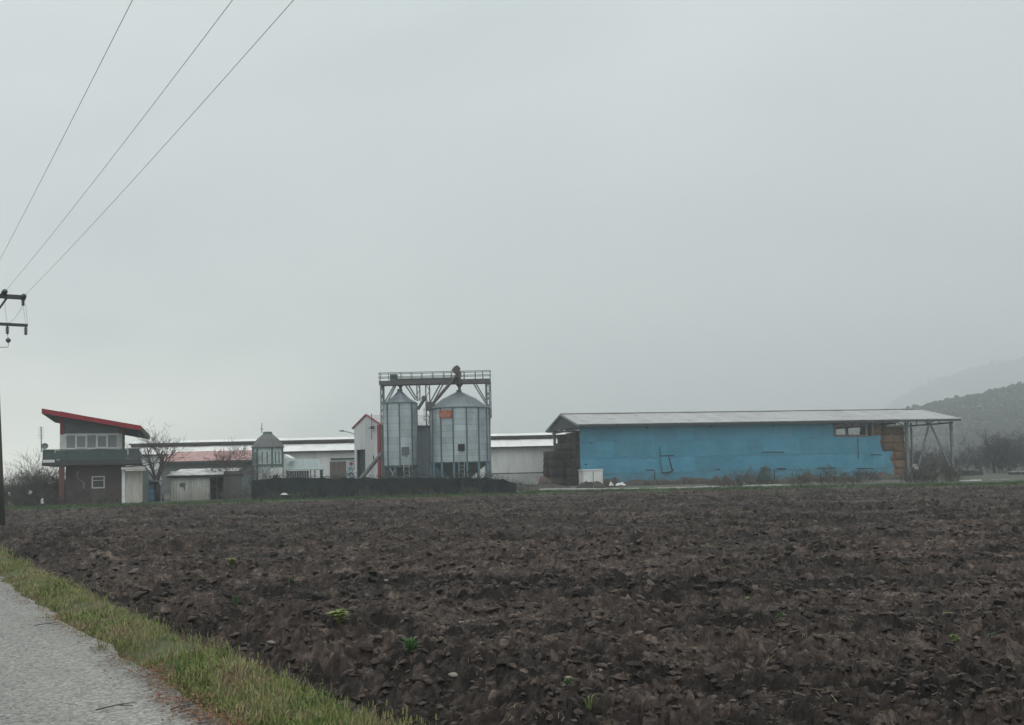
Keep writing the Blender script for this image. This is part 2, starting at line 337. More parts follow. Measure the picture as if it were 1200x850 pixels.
def earth_material(name, dark, mid, light, grass=None, gamt=.5, gscale=.15, bump=.5, dry=False, vary=False):
    m = bpy.data.materials.new(name); m.use_nodes = True; t = m.node_tree; b = t.nodes['Principled BSDF']; l = t.links.new
    b.inputs['Roughness'].default_value = .82; b.inputs['Specular IOR Level'].default_value = .35
    P = N(t, 'ShaderNodeNewGeometry').outputs['Position']
    n1 = N(t, 'ShaderNodeTexNoise', Scale=5.0, Detail=9.0, Roughness=.78, Distortion=.8); l(P, n1.inputs['Vector'])
    cr = N(t, 'ShaderNodeValToRGB'); l(n1.outputs[0], cr.inputs[0])
    e = cr.color_ramp.elements; e[0].position = .38; e[0].color = dark + (1,); e[1].position = .66; e[1].color = light + (1,)
    k = e.new(.52); k.color = mid + (1,)
    # large patches of drier, redder soil
    n0 = N(t, 'ShaderNodeTexNoise', Scale=.16, Detail=4.0); l(P, n0.inputs['Vector'])
    mr = N(t, 'ShaderNodeMapRange'); l(n0.outputs[0], mr.inputs[0]); mr.inputs['From Min'].default_value = .35; mr.inputs['From Max'].default_value = .65
    mr.inputs['To Min'].default_value = .78; mr.inputs['To Max'].default_value = 1.2
    vs = N(t, 'ShaderNodeVectorMath', operation='SCALE'); l(cr.outputs[0], vs.inputs[0]); l(mr.outputs[0], vs.inputs['Scale']); out = vs.outputs[0]
    if grass:
        ng = N(t, 'ShaderNodeTexNoise', Scale=gscale, Detail=7.0, Roughness=.7); l(P, ng.inputs['Vector'])
        rg = N(t, 'ShaderNodeValToRGB'); l(ng.outputs[0], rg.inputs[0]); rg.color_ramp.elements[0].position = .62 - .3*gamt; rg.color_ramp.elements[1].position = .72 - .3*gamt
        n5 = N(t, 'ShaderNodeTexNoise', Scale=6.0, Detail=5.0); l(P, n5.inputs['Vector'])
        gc = N(t, 'ShaderNodeValToRGB'); l(n5.outputs[0], gc.inputs[0]); gc.color_ramp.elements[0].position = .3; gc.color_ramp.elements[1].position = .7
        gc.color_ramp.elements[0].color = tuple(x*.6 for x in grass) + (1,); gc.color_ramp.elements[1].color = tuple(x*1.35 for x in grass) + (1,)
        mx = N(t, 'ShaderNodeMix', data_type='RGBA'); l(rg.outputs[0], mx.inputs[0]); l(out, mx.inputs[6]); l(gc.outputs[0], mx.inputs[7]); out = mx.outputs[2]
    if vary:
        oi = N(t, 'ShaderNodeObjectInfo'); ra_ = N(t, 'ShaderNodeMapRange'); l(oi.outputs['Random'], ra_.inputs[0]); ra_.inputs['To Min'].default_value = .45; ra_.inputs['To Max'].default_value = 1.55
        v4 = N(t, 'ShaderNodeVectorMath', operation='SCALE'); l(out, v4.inputs[0]); l(ra_.outputs[0], v4.inputs['Scale']); out = v4.outputs[0]
    if dry:
        ta = N(t, 'ShaderNodeAttribute', attribute_name='dry'); tr = N(t, 'ShaderNodeMapRange'); l(ta.outputs['Fac'], tr.inputs[0]); tr.inputs['From Min'].default_value = .22; tr.inputs['From Max'].default_value = .78
        tr.inputs['To Min'].default_value = .35; tr.inputs['To Max'].default_value = 1.9
        v3 = N(t, 'ShaderNodeVectorMath', operation='SCALE'); l(out, v3.inputs[0]); l(tr.outputs[0], v3.inputs['Scale']); out = v3.outputs[0]
    l(out, b.inputs['Base Color'])
    nb = N(t, 'ShaderNodeTexNoise', Scale=38.0, Detail=6.0, Roughness=.7); l(P, nb.inputs['Vector'])
    bp = N(t, 'ShaderNodeBump', Strength=bump, Distance=.03); l(nb.outputs[0], bp.inputs['Height']); l(bp.outputs[0], b.inputs['Normal'])
    return m
soil = earth_material('ploughed_soil', (.0135,.0095,.0077), (.035,.0255,.021), (.11,.083,.069), dry=True)
clodm = earth_material('soil_clods', (.021,.0148,.012), (.052,.038,.0315), (.135,.102,.085), vary=True)
yardm = earth_material('yard_earth', (.05,.048,.04), (.085,.082,.07), (.15,.14,.125), grass=(.042,.075,.03), gamt=.42, gscale=.12)
groundm = earth_material('open_ground', (.04,.038,.032), (.07,.065,.055), (.11,.10,.088), grass=(.045,.065,.03), gamt=.5, gscale=.03)
stripm = earth_material('field_edge_turf', (.05,.05,.036), (.08,.085,.055), (.13,.125,.09), grass=(.045,.088,.028), gamt=.62, gscale=.35)
vergem = earth_material('verge_turf', (.05,.05,.03), (.08,.085,.045), (.12,.12,.07), grass=(.07,.09,.03), gamt=.5, gscale=1.6)
# wide land to the horizon
gx = np.array([-205,-190,-160,-120,-80,-50,-30,-15,0,15,30,50,80,120,200,300,500,800,1240,1680,2200,2650], float)
gy = np.array([-50,-20,0,20,40,60,90,130,200,300,450,700,1000,1400,1900,2500,3200], float)
X, Y = np.meshgrid(gx, gy)
tag(link('ground', grid_mesh('ground', X, Y, np.full(X.shape, -.34), groundm)), kind='structure')
# ploughed field
d = np.exp(np.arange(math.log(4.2), math.log(70), .0031)); tt = np.arange(-.72, .80, .00165)
T_, D_ = np.meshgrid(tt, d); X = T_ * D_; Y = D_
keep = (off(X, Y) > 2.8) & (Y < far_edge(X))
Z = np.zeros(X.shape); TN = np.zeros(X.shape); Z[keep], TN[keep] = soil_h(X[keep], Y[keep], True)
tag(link('ploughed_field', grid_mesh('ploughed_field', X, Y, Z, soil, keep, smooth=False, tone=TN)), kind='structure')
# yard behind the field
xs = np.linspace(-75, 95, 120); vs_ = np.array([0, .35, .8, 1.5, 3, 5, 8, 12, 18, 26, 40, 60, 90])
Xx, Vv = np.meshgrid(xs, vs_); Yy = far_edge(Xx) - .5 + Vv + .35*vno(Xx*.8, Vv*0, 4)
Zz = -.02 + .10*fbm(Xx*.3, Yy*.3, 77, 3) * np.clip(Vv/3, 0, 1); Zz[0] = -.3
tag(link('yard', grid_mesh('yard', Xx, Yy, Zz, yardm)), kind='structure')
vs_ = np.array([0, .3, .8, 1.6, 3.0, 4.5]); Xx, Vv = np.meshgrid(xs, vs_); Yy = far_edge(Xx) - .2 + Vv*(.7+.8*(vno(Xx*.25, Vv*0, 9)+.5)) 
Zz = .05 + .10*fbm(Xx*.5, Yy*.5, 70, 3); Zz[0] = -.2; Zz[-1] = -.15
tag(link('field_edge_turf', grid_mesh('field_edge_turf', Xx, Yy, Zz, stripm)), kind='structure')
# pale concrete track in front of the barn
mb = MB(); prev = None
tp = [(596,576.5),(640,573.5),(700,573.2),(760,572.5),(820,571),(846,570.3),(880,569.4),(925,568.6)]
for i in range(len(tp)-1):
    p, q = gnd(*tp[i], z=.14), gnd(*tp[i+1], z=.14)
    if i == 5: continue
    mb.slab((p.x,p.y,.14),(q.x,q.y,.14),(q.x,q.y+2.6,.14),(p.x,p.y+2.6,.14),(0,0,-.3))
tag(mb.build('track', MT['concrete']), kind='structure')
# road and verges
def strip(name, o0, o1, nO, z, m, s0=-14, s1=70, rough=0.0, edge=0.0, crown=0.0):
    ss = np.concatenate([np.arange(s0, 22, .16), np.arange(22, s1, .6)]); oo = np.linspace(0, 1, nO)
    O_, S_ = np.meshgrid(oo, ss)
    e1 = edge * (fbm(S_*.9, S_*0+1.5, 41, 4)); e0 = edge * fbm(S_*.9, S_*0+7.5, 43, 4) if o0 < -1 else 0
    Oo = o0 + e0*(1-O_) + (o1 - o0 + e1*1) * O_
    X, Y = rp(S_, Oo); Z = z(S_, Oo) + rough * fbm(X*3, Y*3, 21, 4)
    return tag(link(name, grid_mesh(name, X, Y, Z, m)), kind='structure')
am = bpy.data.materials.new('worn_asphalt'); am.use_nodes = True; t = am.node_tree; b = t.nodes['Principled BSDF']; l = t.links.new
P = N(t, 'ShaderNodeNewGeometry').outputs['Position']
n1 = N(t, 'ShaderNodeTexVoronoi', Scale=42.0); l(P, n1.inputs['Vector'])
mpr = N(t, 'ShaderNodeMapping', vector_type='TEXTURE'); mpr.inputs['Rotation'].default_value = (0,0,RA); mpr.inputs['Scale'].default_value = (1,7,1); l(P, mpr.inputs[0])
n2 = N(t, 'ShaderNodeTexNoise', Scale=1.3, Detail=7.0, Roughness=.62); l(mpr.outputs[0], n2.inputs['Vector'])
n3 = N(t, 'ShaderNodeTexNoise', Scale=26.0, Detail=6.0, Roughness=.8); l(P, n3.inputs['Vector'])
c1 = N(t, 'ShaderNodeValToRGB'); l(n1.outputs['Color'], c1.inputs[0]); c1.color_ramp.elements[0].color = (.105,.102,.095,1); c1.color_ramp.elements[1].color = (.37,.36,.33,1)
c2 = N(t, 'ShaderNodeMapRange'); l(n2.outputs[0], c2.inputs[0]); c2.inputs['From Min'].default_value = .3; c2.inputs['From Max'].default_value = .7; c2.inputs['To Min'].default_value = .82; c2.inputs['To Max'].default_value = 1.15
v1 = N(t, 'ShaderNodeVectorMath', operation='SCALE'); l(c1.outputs[0], v1.inputs[0]); l(c2.outputs[0], v1.inputs['Scale'])
c3 = N(t, 'ShaderNodeMapRange'); l(n3.outputs[0], c3.inputs[0]); c3.inputs['From Min'].default_value = .3; c3.inputs['From Max'].default_value = .7; c3.inputs['To Min'].default_value = .7; c3.inputs['To Max'].default_value = 1.25
v2 = N(t, 'ShaderNodeVectorMath', operation='SCALE'); l(v1.outputs[0], v2.inputs[0]); l(c3.outputs[0], v2.inputs['Scale'])
l(v2.outputs[0], b.inputs['Base Color']); b.inputs['Roughness'].default_value = .85
bp = N(t, 'ShaderNodeBump', Strength=.6, Distance=.008); l(n1.outputs['Distance'], bp.inputs['Height']); l(bp.outputs[0], b.inputs['Normal'])
strip('road', -2.6, 2.22, 14, lambda s, o: .03 + 0*s - .012*((o+.2)/2.4)**2, am, edge=.22)
vz = lambda s, o: -.012 + .075*np.clip((o-2.2)/.4, 0, 1) - .26*np.clip((o-2.86)/.3, 0, 1)
strip('verge', 1.8, 3.4, 16, vz, vergem, rough=.05)
vz2 = lambda s, o: -.012 + .08*np.clip((-2.7-o)/.4, 0, 1) - .4*np.clip((-4.4-o)/.6, 0, 1)
strip('verge', -5.2, -2.2, 14, vz2, vergem, rough=.05)
# ------------------------------------------------------------------ scatter with geometry nodes (uncountable stuff only)
SC_M = {}
def scatter(name, pts, rots, scl, idx, protos, label=None):
    col = bpy.data.collections.new(name + '_shapes')
    for k, me in enumerate(protos):
        o = bpy.data.objects.new('%s_shape_%02d' % (name, k), me); col.objects.link(o)
    me = bpy.data.meshes.new(name); n = len(pts)
    me.vertices.add(n); me.vertices.foreach_set('co', np.asarray(pts, np.float32).ravel())
    for nm, ty, key, a in (('rt','FLOAT_VECTOR','vector',rots), ('sz','FLOAT_VECTOR','vector',scl), ('ix','INT','value',idx)):
        at_ = me.attributes.new(nm, ty, 'POINT'); at_.data.foreach_set(key, np.asarray(a, np.int32 if ty == 'INT' else np.float32).ravel())
    me.materials.append(protos[0].materials[0])
    ob = link(name, me); ob['kind'] = 'stuff'
    if label: ob['label'] = label
    g = bpy.data.node_groups.new(name + '_nodes', 'GeometryNodeTree')
    g.interface.new_socket('Geometry', in_out='INPUT', socket_type='NodeSocketGeometry'); g.interface.new_socket('Geometry', in_out='OUTPUT', socket_type='NodeSocketGeometry')
    gi, go = g.nodes.new('NodeGroupInput'), g.nodes.new('NodeGroupOutput')
    ip = g.nodes.new('GeometryNodeInstanceOnPoints'); ci = g.nodes.new('GeometryNodeCollectionInfo')
    ci.inputs['Collection'].default_value = col; ci.inputs['Separate Children'].default_value = True; ci.inputs['Reset Children'].default_value = True
    def na(nm, ty):
        x = g.nodes.new('GeometryNodeInputNamedAttribute'); x.data_type = ty; x.inputs['Name'].default_value = nm
        return [s for s in x.outputs if s.enabled][0]
    er = g.nodes.new('FunctionNodeEulerToRotation')
    k = g.links.new
    k(gi.outputs[0], ip.inputs['Points']); k(ci.outputs[0], ip.inputs['Instance']); ip.inputs['Pick Instance'].default_value = True
    k(na('ix','INT'), ip.inputs['Instance Index']); k(na('rt','FLOAT_VECTOR'), er.inputs[0]); k(er.outputs[0], ip.inputs['Rotation']); k(na('sz','FLOAT_VECTOR'), ip.inputs['Scale'])
    k(ip.outputs[0], go.inputs[0])
    md = ob.modifiers.new('scatter', 'NODES'); md.node_group = g
    return ob
rng = np.random.default_rng(7); rnd = random.Random(11)
# clods of turned earth
def clod(seed):
    import bmesh
    r = random.Random(seed); bm = bmesh.new(); bmesh.ops.create_icosphere(bm, subdivisions=2, radius=1)
    cuts = []
    for k in range(9):
        nrm = Vector((r.gauss(0,1), r.gauss(0,1), r.gauss(0,1))).normalized(); cuts.append((nrm, r.uniform(.45,.85)))
    for v in bm.verts:
        for nrm, dd in cuts:
            e = v.co.dot(nrm) - dd
            if e > 0: v.co -= nrm * e
        v.co *= r.uniform(.93, 1.07); v.co.z *= .62; v.co.x *= 1.2
    me = bpy.data.meshes.new('clod'); bm.to_mesh(me); bm.free(); me.materials.append(clodm)
    return me
n = 60000
dd = np.exp(rng.uniform(math.log(5), math.log(60), n)); tx = rng.uniform(-.62, .68, n); px_, py_ = tx*dd, dd
sz = (.013 + .07 * rng.random(n)**3.6) * np.clip((dd/14), .4, 1.1)
k = (off(px_, py_) > 3.3 + sz) & (py_ < far_edge(px_) - .3)
px_, py_, sz = px_[k], py_[k], sz[k]; n = len(sz)
pz = soil_h(px_, py_) + sz*.15
scatter('soil_clods', np.stack([px_, py_, pz], -1), np.stack([rng.normal(0,.28,n), rng.normal(0,.28,n), rng.uniform(0,6.28,n)], -1),
        np.stack([sz*rng.uniform(.8,1.5,n), sz, sz*rng.uniform(.7,1.1,n)], -1), rng.integers(0, 10, n), [clod(50+i) for i in range(10)],
        'loose lumps of dark turned earth over the ploughed field')
# straw and stubble bits in the soil
def stub(seed):
    r = random.Random(seed); m = MB()
    for k in range(3):
        a = Vector((r.uniform(-.08,.08), r.uniform(-.08,.08), .0)); b = a + Vector((r.uniform(-.07,.07), r.uniform(-.07,.07), r.uniform(0,.04)))
        m.tube([a, b], .0025, 3)
    return m.mesh('straw_bits', MT['strawbit'])
MT['weedbright'] = mk('bright_weed_leaves', (.17,.205,.06), .6, .25, 12)
MT['weedgreen'] = mk('fresh_grass_leaves', (.05,.115,.03), .6, .25, 12)
MT['strawbit'] = mk('straw_bits', (.20,.16,.115), .9, .3, 9, rnd=.3)
n = 1500; dd = np.exp(rng.uniform(math.log(5), math.log(40), n)); tx = rng.uniform(-.6, .66, n); px_, py_ = tx*dd, dd
k = (off(px_, py_) > 3.4) & (py_ < far_edge(px_) - .3); px_, py_ = px_[k], py_[k]; n = len(px_)
s_ = rng.uniform(.5, 1.3, n)
scatter('straw_litter', np.stack([px_, py_, soil_h(px_, py_) + .025], -1), np.stack([rng.uniform(-.3,.3,n), rng.uniform(-.3,.3,n), rng.uniform(0,6.28,n)], -1),
        np.stack([s_, s_, s_], -1), rng.integers(0, 5, n), [stub(i) for i in range(5)], 'scattered bits of old straw on the soil')
# grass
def grass_mat(name, cols, rnd_=.35):
    m = bpy.data.materials.new(name); m.use_nodes = True; t = m.node_tree; b = t.nodes['Principled BSDF']; l = t.links.new
    b.inputs['Roughness'].default_value = .6; b.inputs['Specular IOR Level'].default_value = .25
    P = N(t, 'ShaderNodeNewGeometry').outputs['Position']
    n1 = N(t, 'ShaderNodeTexNoise', Scale=1.6, Detail=6.0, Roughness=.78); l(P, n1.inputs['Vector'])
    oi = N(t, 'ShaderNodeObjectInfo'); m0 = N(t, 'ShaderNodeMapRange'); l(n1.outputs[0], m0.inputs[0]); m0.inputs['From Min'].default_value = .32; m0.inputs['From Max'].default_value = .68; m0.inputs['To Min'].default_value = .2; m0.inputs['To Max'].default_value = .85
    ad = N(t, 'ShaderNodeMath', operation='MULTIPLY_ADD'); l(oi.outputs['Random'], ad.inputs[0]); ad.inputs[1].default_value = rnd_; l(m0.outputs[0], ad.inputs[2])
    cr = N(t, 'ShaderNodeValToRGB'); l(ad.outputs[0], cr.inputs[0]); e = cr.color_ramp.elements
    e[0].position = .35; e[0].color = cols[0] + (1,); e[1].position = 1.0; e[1].color = cols[-1] + (1,)
    for i, c in enumerate(cols[1:-1]): k = e.new(.35 + .65*(i+1)/(len(cols)-1)); k.color = c + (1,)
    l(cr.outputs[0], b.inputs['Base Color']); return m
gm = grass_mat('verge_grass', [(.05,.095,.02), (.11,.17,.04), (.19,.21,.07), (.28,.24,.125), (.20,.145,.10)])
gm2 = grass_mat('edge_grass', [(.026,.062,.022), (.038,.09,.028), (.055,.095,.032), (.10,.095,.05)])
def tuft(seed, m, nb, h, spread, wid, seedhead=False):
    r = random.Random(seed); mb = MB()
    for k in range(nb):
        a = r.uniform(0, 6.28); R0 = spread * r.random()**.6; p = Vector((math.cos(a)*R0, math.sin(a)*R0, -.02))
        hh = h * r.uniform(.4, 1.0); b_ = r.uniform(0, 6.28); lean = Vector((math.cos(b_), math.sin(b_), 0)) * hh * r.uniform(.15, .8)
        w_ = wid * r.uniform(.6, 1.2); sd = Vector((math.sin(b_), -math.cos(b_), 0)) * w_
        m1 = p + lean*.35 + Vector((0,0,hh*.6)); tip = p + lean + Vector((0,0,hh*r.uniform(.75,1)))
        mb.add([p-sd, p+sd, m1+sd*.8, m1-sd*.8, tip], [(0,1,2,3),(3,2,4)])
        if seedhead and k % 4 == 0:
            q = tip + Vector((0,0,.03)); mb.add([tip-sd*1.6, tip+sd*1.6, q+sd*1.2, q-sd*1.2], [(0,1,2,3)])
    return mb.mesh('grass_tuft', m)
protos = [tuft(i, gm, 14, .085, .08, .0032) for i in range(5)] + [tuft(20+i, gm, 15, .15, .10, .0026, True) for i in range(4)]
def verge_grass(n, o0, o1, s0, s1, name, label, seed):
    r = np.random.default_rng(seed)
    s = s0 * np.exp(r.random(n) * math.log(s1/s0)) ; o = r.uniform(o0, o1, n); x, y = rp(s, o)
    e = .22 * fbm(s*.9, s*0+1.5, 41, 4) if o0 > 0 else 0
    dens = fbm(x*.9, y*.9, 63, 3) + .5
    inner = np.clip((o - (2.15 + e))/.25, 0, 1) if o0 > 0 else np.clip((-2.7-o)/.3, 0, 1)
    outer = np.clip((3.02-o)/.22, 0, 1) if o0 > 0 else 1
    k = r.random(n) < np.clip(.05 + 1.55*dens, .04, 1) * inner * outer
    s, o, x, y, dens = s[k], o[k], x[k], y[k], dens[k]; n = len(s)
    z = (vz(s, o) if o0 > 0 else vz2(s, o)) + .05*fbm(x*3, y*3, 21, 4)
    sc_ = r.uniform(.6, 1.25, n) * (.8 + .5*dens) * (1 + .35*np.clip(s/25, 0, 1))
    tall = (r.random(n) < np.clip(.12 + .9*(fbm(x*.35, y*.35, 91, 2)), 0, .6))
    ix = np.where(tall, r.integers(5, 9, n), r.integers(0, 5, n))
    scatter(name, np.stack([x,y,z], -1), np.stack([r.uniform(-.15,.15,n), r.uniform(-.15,.15,n), r.uniform(0,6.28,n)], -1), np.stack([sc_,sc_,sc_], -1), ix, protos, label)
verge_grass(14000, 1.95, 3.2, 4.0, 50, 'verge_grass', 'rough green and straw coloured grass between road and field', 1)
verge_grass(2500, -4.4, -2.5, 3.0, 50, 'verge_grass', 'rough grass along the far side of the road', 2)
# dead leaves along the road edge
def dleaf(seed):
    r = random.Random(seed); m = MB()
    for k in range(5):
        c = Vector((r.uniform(-.06,.06), r.uniform(-.06,.06), r.uniform(0,.012))); a = r.uniform(0,6.28); e = Vector((math.cos(a), math.sin(a), r.uniform(-.3,.3)))*.018; f = Vector((-math.sin(a), math.cos(a), r.uniform(-.3,.3)))*.009
        m.add([c-e, c-f, c+e, c+f], [(0,1,2,3)])
    return m.mesh('dead_leaves', MT['leafdead'])
n = 1500; s = 5.5 + 22*rng.random(n)**1.7; o = 2.16 + .22*fbm(s*.9, s*0+1.5, 41, 4) + rng.normal(0, .10, n); x, y = rp(s, o)
dn = np.exp(-((s-8.2)/1.3)**2) + .35; k = rng.random(n) < dn; s, o, x, y = s[k], o[k], x[k], y[k]; n = len(s)
scatter('leaf_litter', np.stack([x, y, np.maximum(vz(s, o), .034)+.012], -1), np.stack([0*s, 0*s, rng.uniform(0,6.28,n)], -1), np.ones((n,3)), rng.integers(0,4,n), [dleaf(i) for i in range(4)], 'brown dead leaves gathered along the road edge')
# turf and weeds at the far edge of the field
eprot = [tuft(60+i, gm2, 12, .22, .22, .010) for i in range(5)]
n = 11000; x = rng.uniform(-45, 60, n); v = rng.random(n)**1.3 * 6.5; y = far_edge(x) - .1 + v
dens = fbm(x*.2, y*.35, 71, 3) + .5; k = rng.random(n) < np.clip(dens*1.4 - .05 + .35*(x < -10), 0, 1); x, y = x[k], y[k]; n = len(x)
s_ = rng.uniform(.5, 1.3, n) * np.where(x < -10, .8, 1)
scatter('edge_grass', np.stack([x, y, np.full(n, .04)], -1), np.stack([0*x, 0*x, rng.uniform(0,6.28,n)], -1), np.stack([s_]*3, -1), rng.integers(0,5,n), eprot, 'low green grass and weeds along the far field edge')
# ------------------------------------------------------------------ hills
def hill(name, Yc, dep, ctrl, x0, x1, seed, y0=None):
    P = [at(px, py, Yc) for px, py in ctrl]; cx = [p.x for p in P]; cz = [p.z for p in P]
    xs = np.linspace(x0, x1, 160); ys = np.linspace(y0 or Yc - dep, Yc + dep, 60); X, Y = np.meshgrid(xs, ys)
    def hz(X, Y):
        prof = np.clip(1 - ((Y - Yc)/dep)**2, 0, 1)**.8
        if y0: prof = np.where(Y < Yc, np.clip((Y - y0)/(Yc - y0), 0, 1), prof)
        return np.interp(X, cx, cz) * prof * (1 + .08*fbm(X/60, Y/60, seed, 4)) - 1.0
    tag(link(name, grid_mesh(name, X, Y, np.maximum(hz(X, Y), -1.2), MT['hill'])), kind='structure')
    return hz
NEARC = [(880,545),(980,503),(1040,484),(1106,471),(1141,464),(1165,459),(1200,451),(1300,432),(1500,408),(1800,400)]
FARC = [(760,545),(900,512),(1000,492),(1040,481),(1063,467),(1087,451),(1122,436),(1157,427),(1200,420),(1400,400),(1700,408)]
hz1 = hill('near_hill', 540, 210, NEARC, 90, 680, 5, 240)
hz2 = hill('far_hill', 2500, 500, FARC, 180, 2600, 6, 560)
def lump(seed, m):
    import bmesh
    r = random.Random(seed); bm = bmesh.new()
    bmesh.ops.create_icosphere(bm, subdivisions=2, radius=1)
    for v in bm.verts: v.co *= r.uniform(.72, 1.2); v.co.z *= 1.15
    me = bpy.data.meshes.new('far_tree'); bm.to_mesh(me); bm.free(); me.materials.append(m); return me
lp = [lump(i, MT['wood_hill']) for i in range(6)]
for nm, hz, Yc, dep, x0, x1, n, s0, s1, lab in (('near_wood', hz1, 410, 185, 80, 640, 36000, .45, 1.1, 'dark scrub and trees covering the nearer misty hill'), ('far_wood', hz2, 1550, 980, 180, 2400, 24000, 1.8, 4.2, 'misty wood on the hill fading into cloud')):
    x = rng.uniform(x0, x1, n); y = Yc - dep + rng.random(n)*dep*2; s_ = rng.uniform(s0, s1, n) * (.6 + rng.random(n)**4)
    z = hz(x, y) + s_*.35; k = z > 0
    x, y, z, s_ = x[k], y[k], z[k], s_[k]; n = len(x)
    scatter(nm, np.stack([x,y,z], -1), np.stack([0*x,0*x,rng.uniform(0,6.28,n)], -1), np.stack([s_,s_,s_*rng.uniform(.7,1.5,n)], -1), rng.integers(0,6,n), lp, lab)
# ------------------------------------------------------------------ mist
hm = bpy.data.materials.new('mist'); hm.use_nodes = True; t = hm.node_tree; t.nodes.clear()
pv = N(t, 'ShaderNodeVolumePrincipled'); pv.inputs['Color'].default_value = (.955,.99,1,1); pv.inputs['Density'].default_value = .00102; pv.inputs['Anisotropy'].default_value = 0.0
ou = N(t, 'ShaderNodeOutputMaterial'); t.links.new(pv.outputs[0], ou.inputs['Volume'])
tag(MB().box(-210, 2700, -60, 3300, -1.9, 320).build('haze', hm), kind='stuff')
# ------------------------------------------------------------------ the big blue barn
bf = Frame(681, 92, 10.0)
BU1 = bf.u(1113); GW = 12.0; OH = 0.9           # right end of the roof posts, barn depth
ze = bf.z(681, 497); zr = bf.z(658, 485.5, 6.0)
RS = bf.u(1123) ; LS = bf.u(676)
barn = thing('hay_barn', 'long blue sheeted hay barn with grey pitched roof and open ends', 'barn', bf.O, bf.a)
roof = link('roof', None, barn)
nsh = 38; wsh = (RS - LS) / nsh
def roof_sheet_mesh(v0, z0, v1, z1, wd, m, th=.05):
    b_ = MB(); b_.slab((0,v0,z0),(wd,v0,z0),(wd,v1,z1),(0,v1,z1),(0,0,-th)); return b_.mesh('roof_sheet', m)
shf = roof_sheet_mesh(-OH, ze - .05, GW/2, zr, wsh - .02, MT['barnroof']); shb = roof_sheet_mesh(GW + OH, ze - .05, GW/2, zr, wsh - .02, MT['barnroof'])
for i in range(nsh):
    for k, me in enumerate((shf, shb)):
        link('roof_sheet', me, roof, (LS + i*wsh, 0, .012*rnd.random() + (.006 if i % 2 else 0)), None)
MB().box(LS, RS, GW/2-.25, GW/2+.25, zr+.02, zr+.07).build('ridge_cap', MT['barnroof'], roof)
MB().box(LS+.05, RS-.05, -OH+.02, -OH+.12, ze-.30, ze-.12).build('eave_beam', MT['steel_dark'], barn)
MB().box(LS+.05, RS-.05, GW+OH-.12, GW+OH-.02, ze-.30, ze-.12).build('eave_beam', MT['steel_dark'], barn)
def truss(u, m):
    b_ = MB()
    b_.bar((u, -.6, ze-.22), (u, GW/2, zr-.2), .16); b_.bar((u, GW+.6, ze-.22), (u, GW/2, zr-.2), .16); b_.bar((u, -.2, ze-.42), (u, GW+.2, ze-.42), .14)
    for k in range(1, 6):
        v = GW*k/6; top = ze - .25 + (zr - ze) * (1 - abs(v - GW/2)/(GW/2)); b_.bar((u, v, ze-.42), (u, v, top), .08)
        if k < 5: b_.bar((u, v, top if k % 2 else ze-.42), (u, v+GW/6, ze-.42 if k % 2 else ze - .25 + (zr-ze)*(1-abs(v+GW/6-GW/2)/(GW/2))), .07)
    return b_
for i in range(7): truss(LS + .5 + (RS - LS - 1)*i/6, None).build('truss', MT['steel_dark'], barn)
# dark boarded gable above the open end
g = MB(); g.add([(LS+.15,-.75,ze-.25),(LS+.15,GW+.75,ze-.25),(LS+.15,GW/2,zr-.12),(LS+.21,-.75,ze-.25),(LS+.21,GW+.75,ze-.25),(LS+.21,GW/2,zr-.12)], [(0,1,2),(3,5,4),(0,3,4,1),(1,4,5,2),(2,5,3,0)])
g.build('gable_panel', MT['soffit'], barn)
MB().bar((LS-.02,-OH,ze-.16),(LS-.02,GW/2,zr-.06),.16).build('barge_board', MT['steel'], barn)
MB().bar((LS-.02,GW+OH,ze-.16),(LS-.02,GW/2,zr-.06),.16).build('barge_board', MT['steel'], barn)
def post(u, v, w_=.24, m=MT['steel'], top=None):
    return MB().box(u-w_/2, u+w_/2, v-w_/2, v+w_/2, -.2, (ze-.3) if top is None else top).build('post', m, barn)
for px in (683, 1066): post(bf.u(px), .30)
post(bf.u(1071, 1), 1.2, .14); post(RS-.5, .1, .22); post(RS-.5, GW-.1, .22)
for u in (LS+.6, bf.u(1066)): post(u, GW-.2)
for k in range(1, 5): post(LS + 1 + k*7.0, GW-.2); post(LS + 1 + k*7.0, .35, .2)
uv = bf.u(1093)
for px in (1077, 1116):
    b_ = MB(); b_.bar((uv, .2, ze-.35), (bf.u(px), .2, .9 if px < 1100 else .7), .13); b_.build('brace', MT['steel'], barn)
MB().box(bf.u(1041), bf.u(1070), .1, .22, ze-.75, ze-.58).build('rail', MT['steel'], barn)
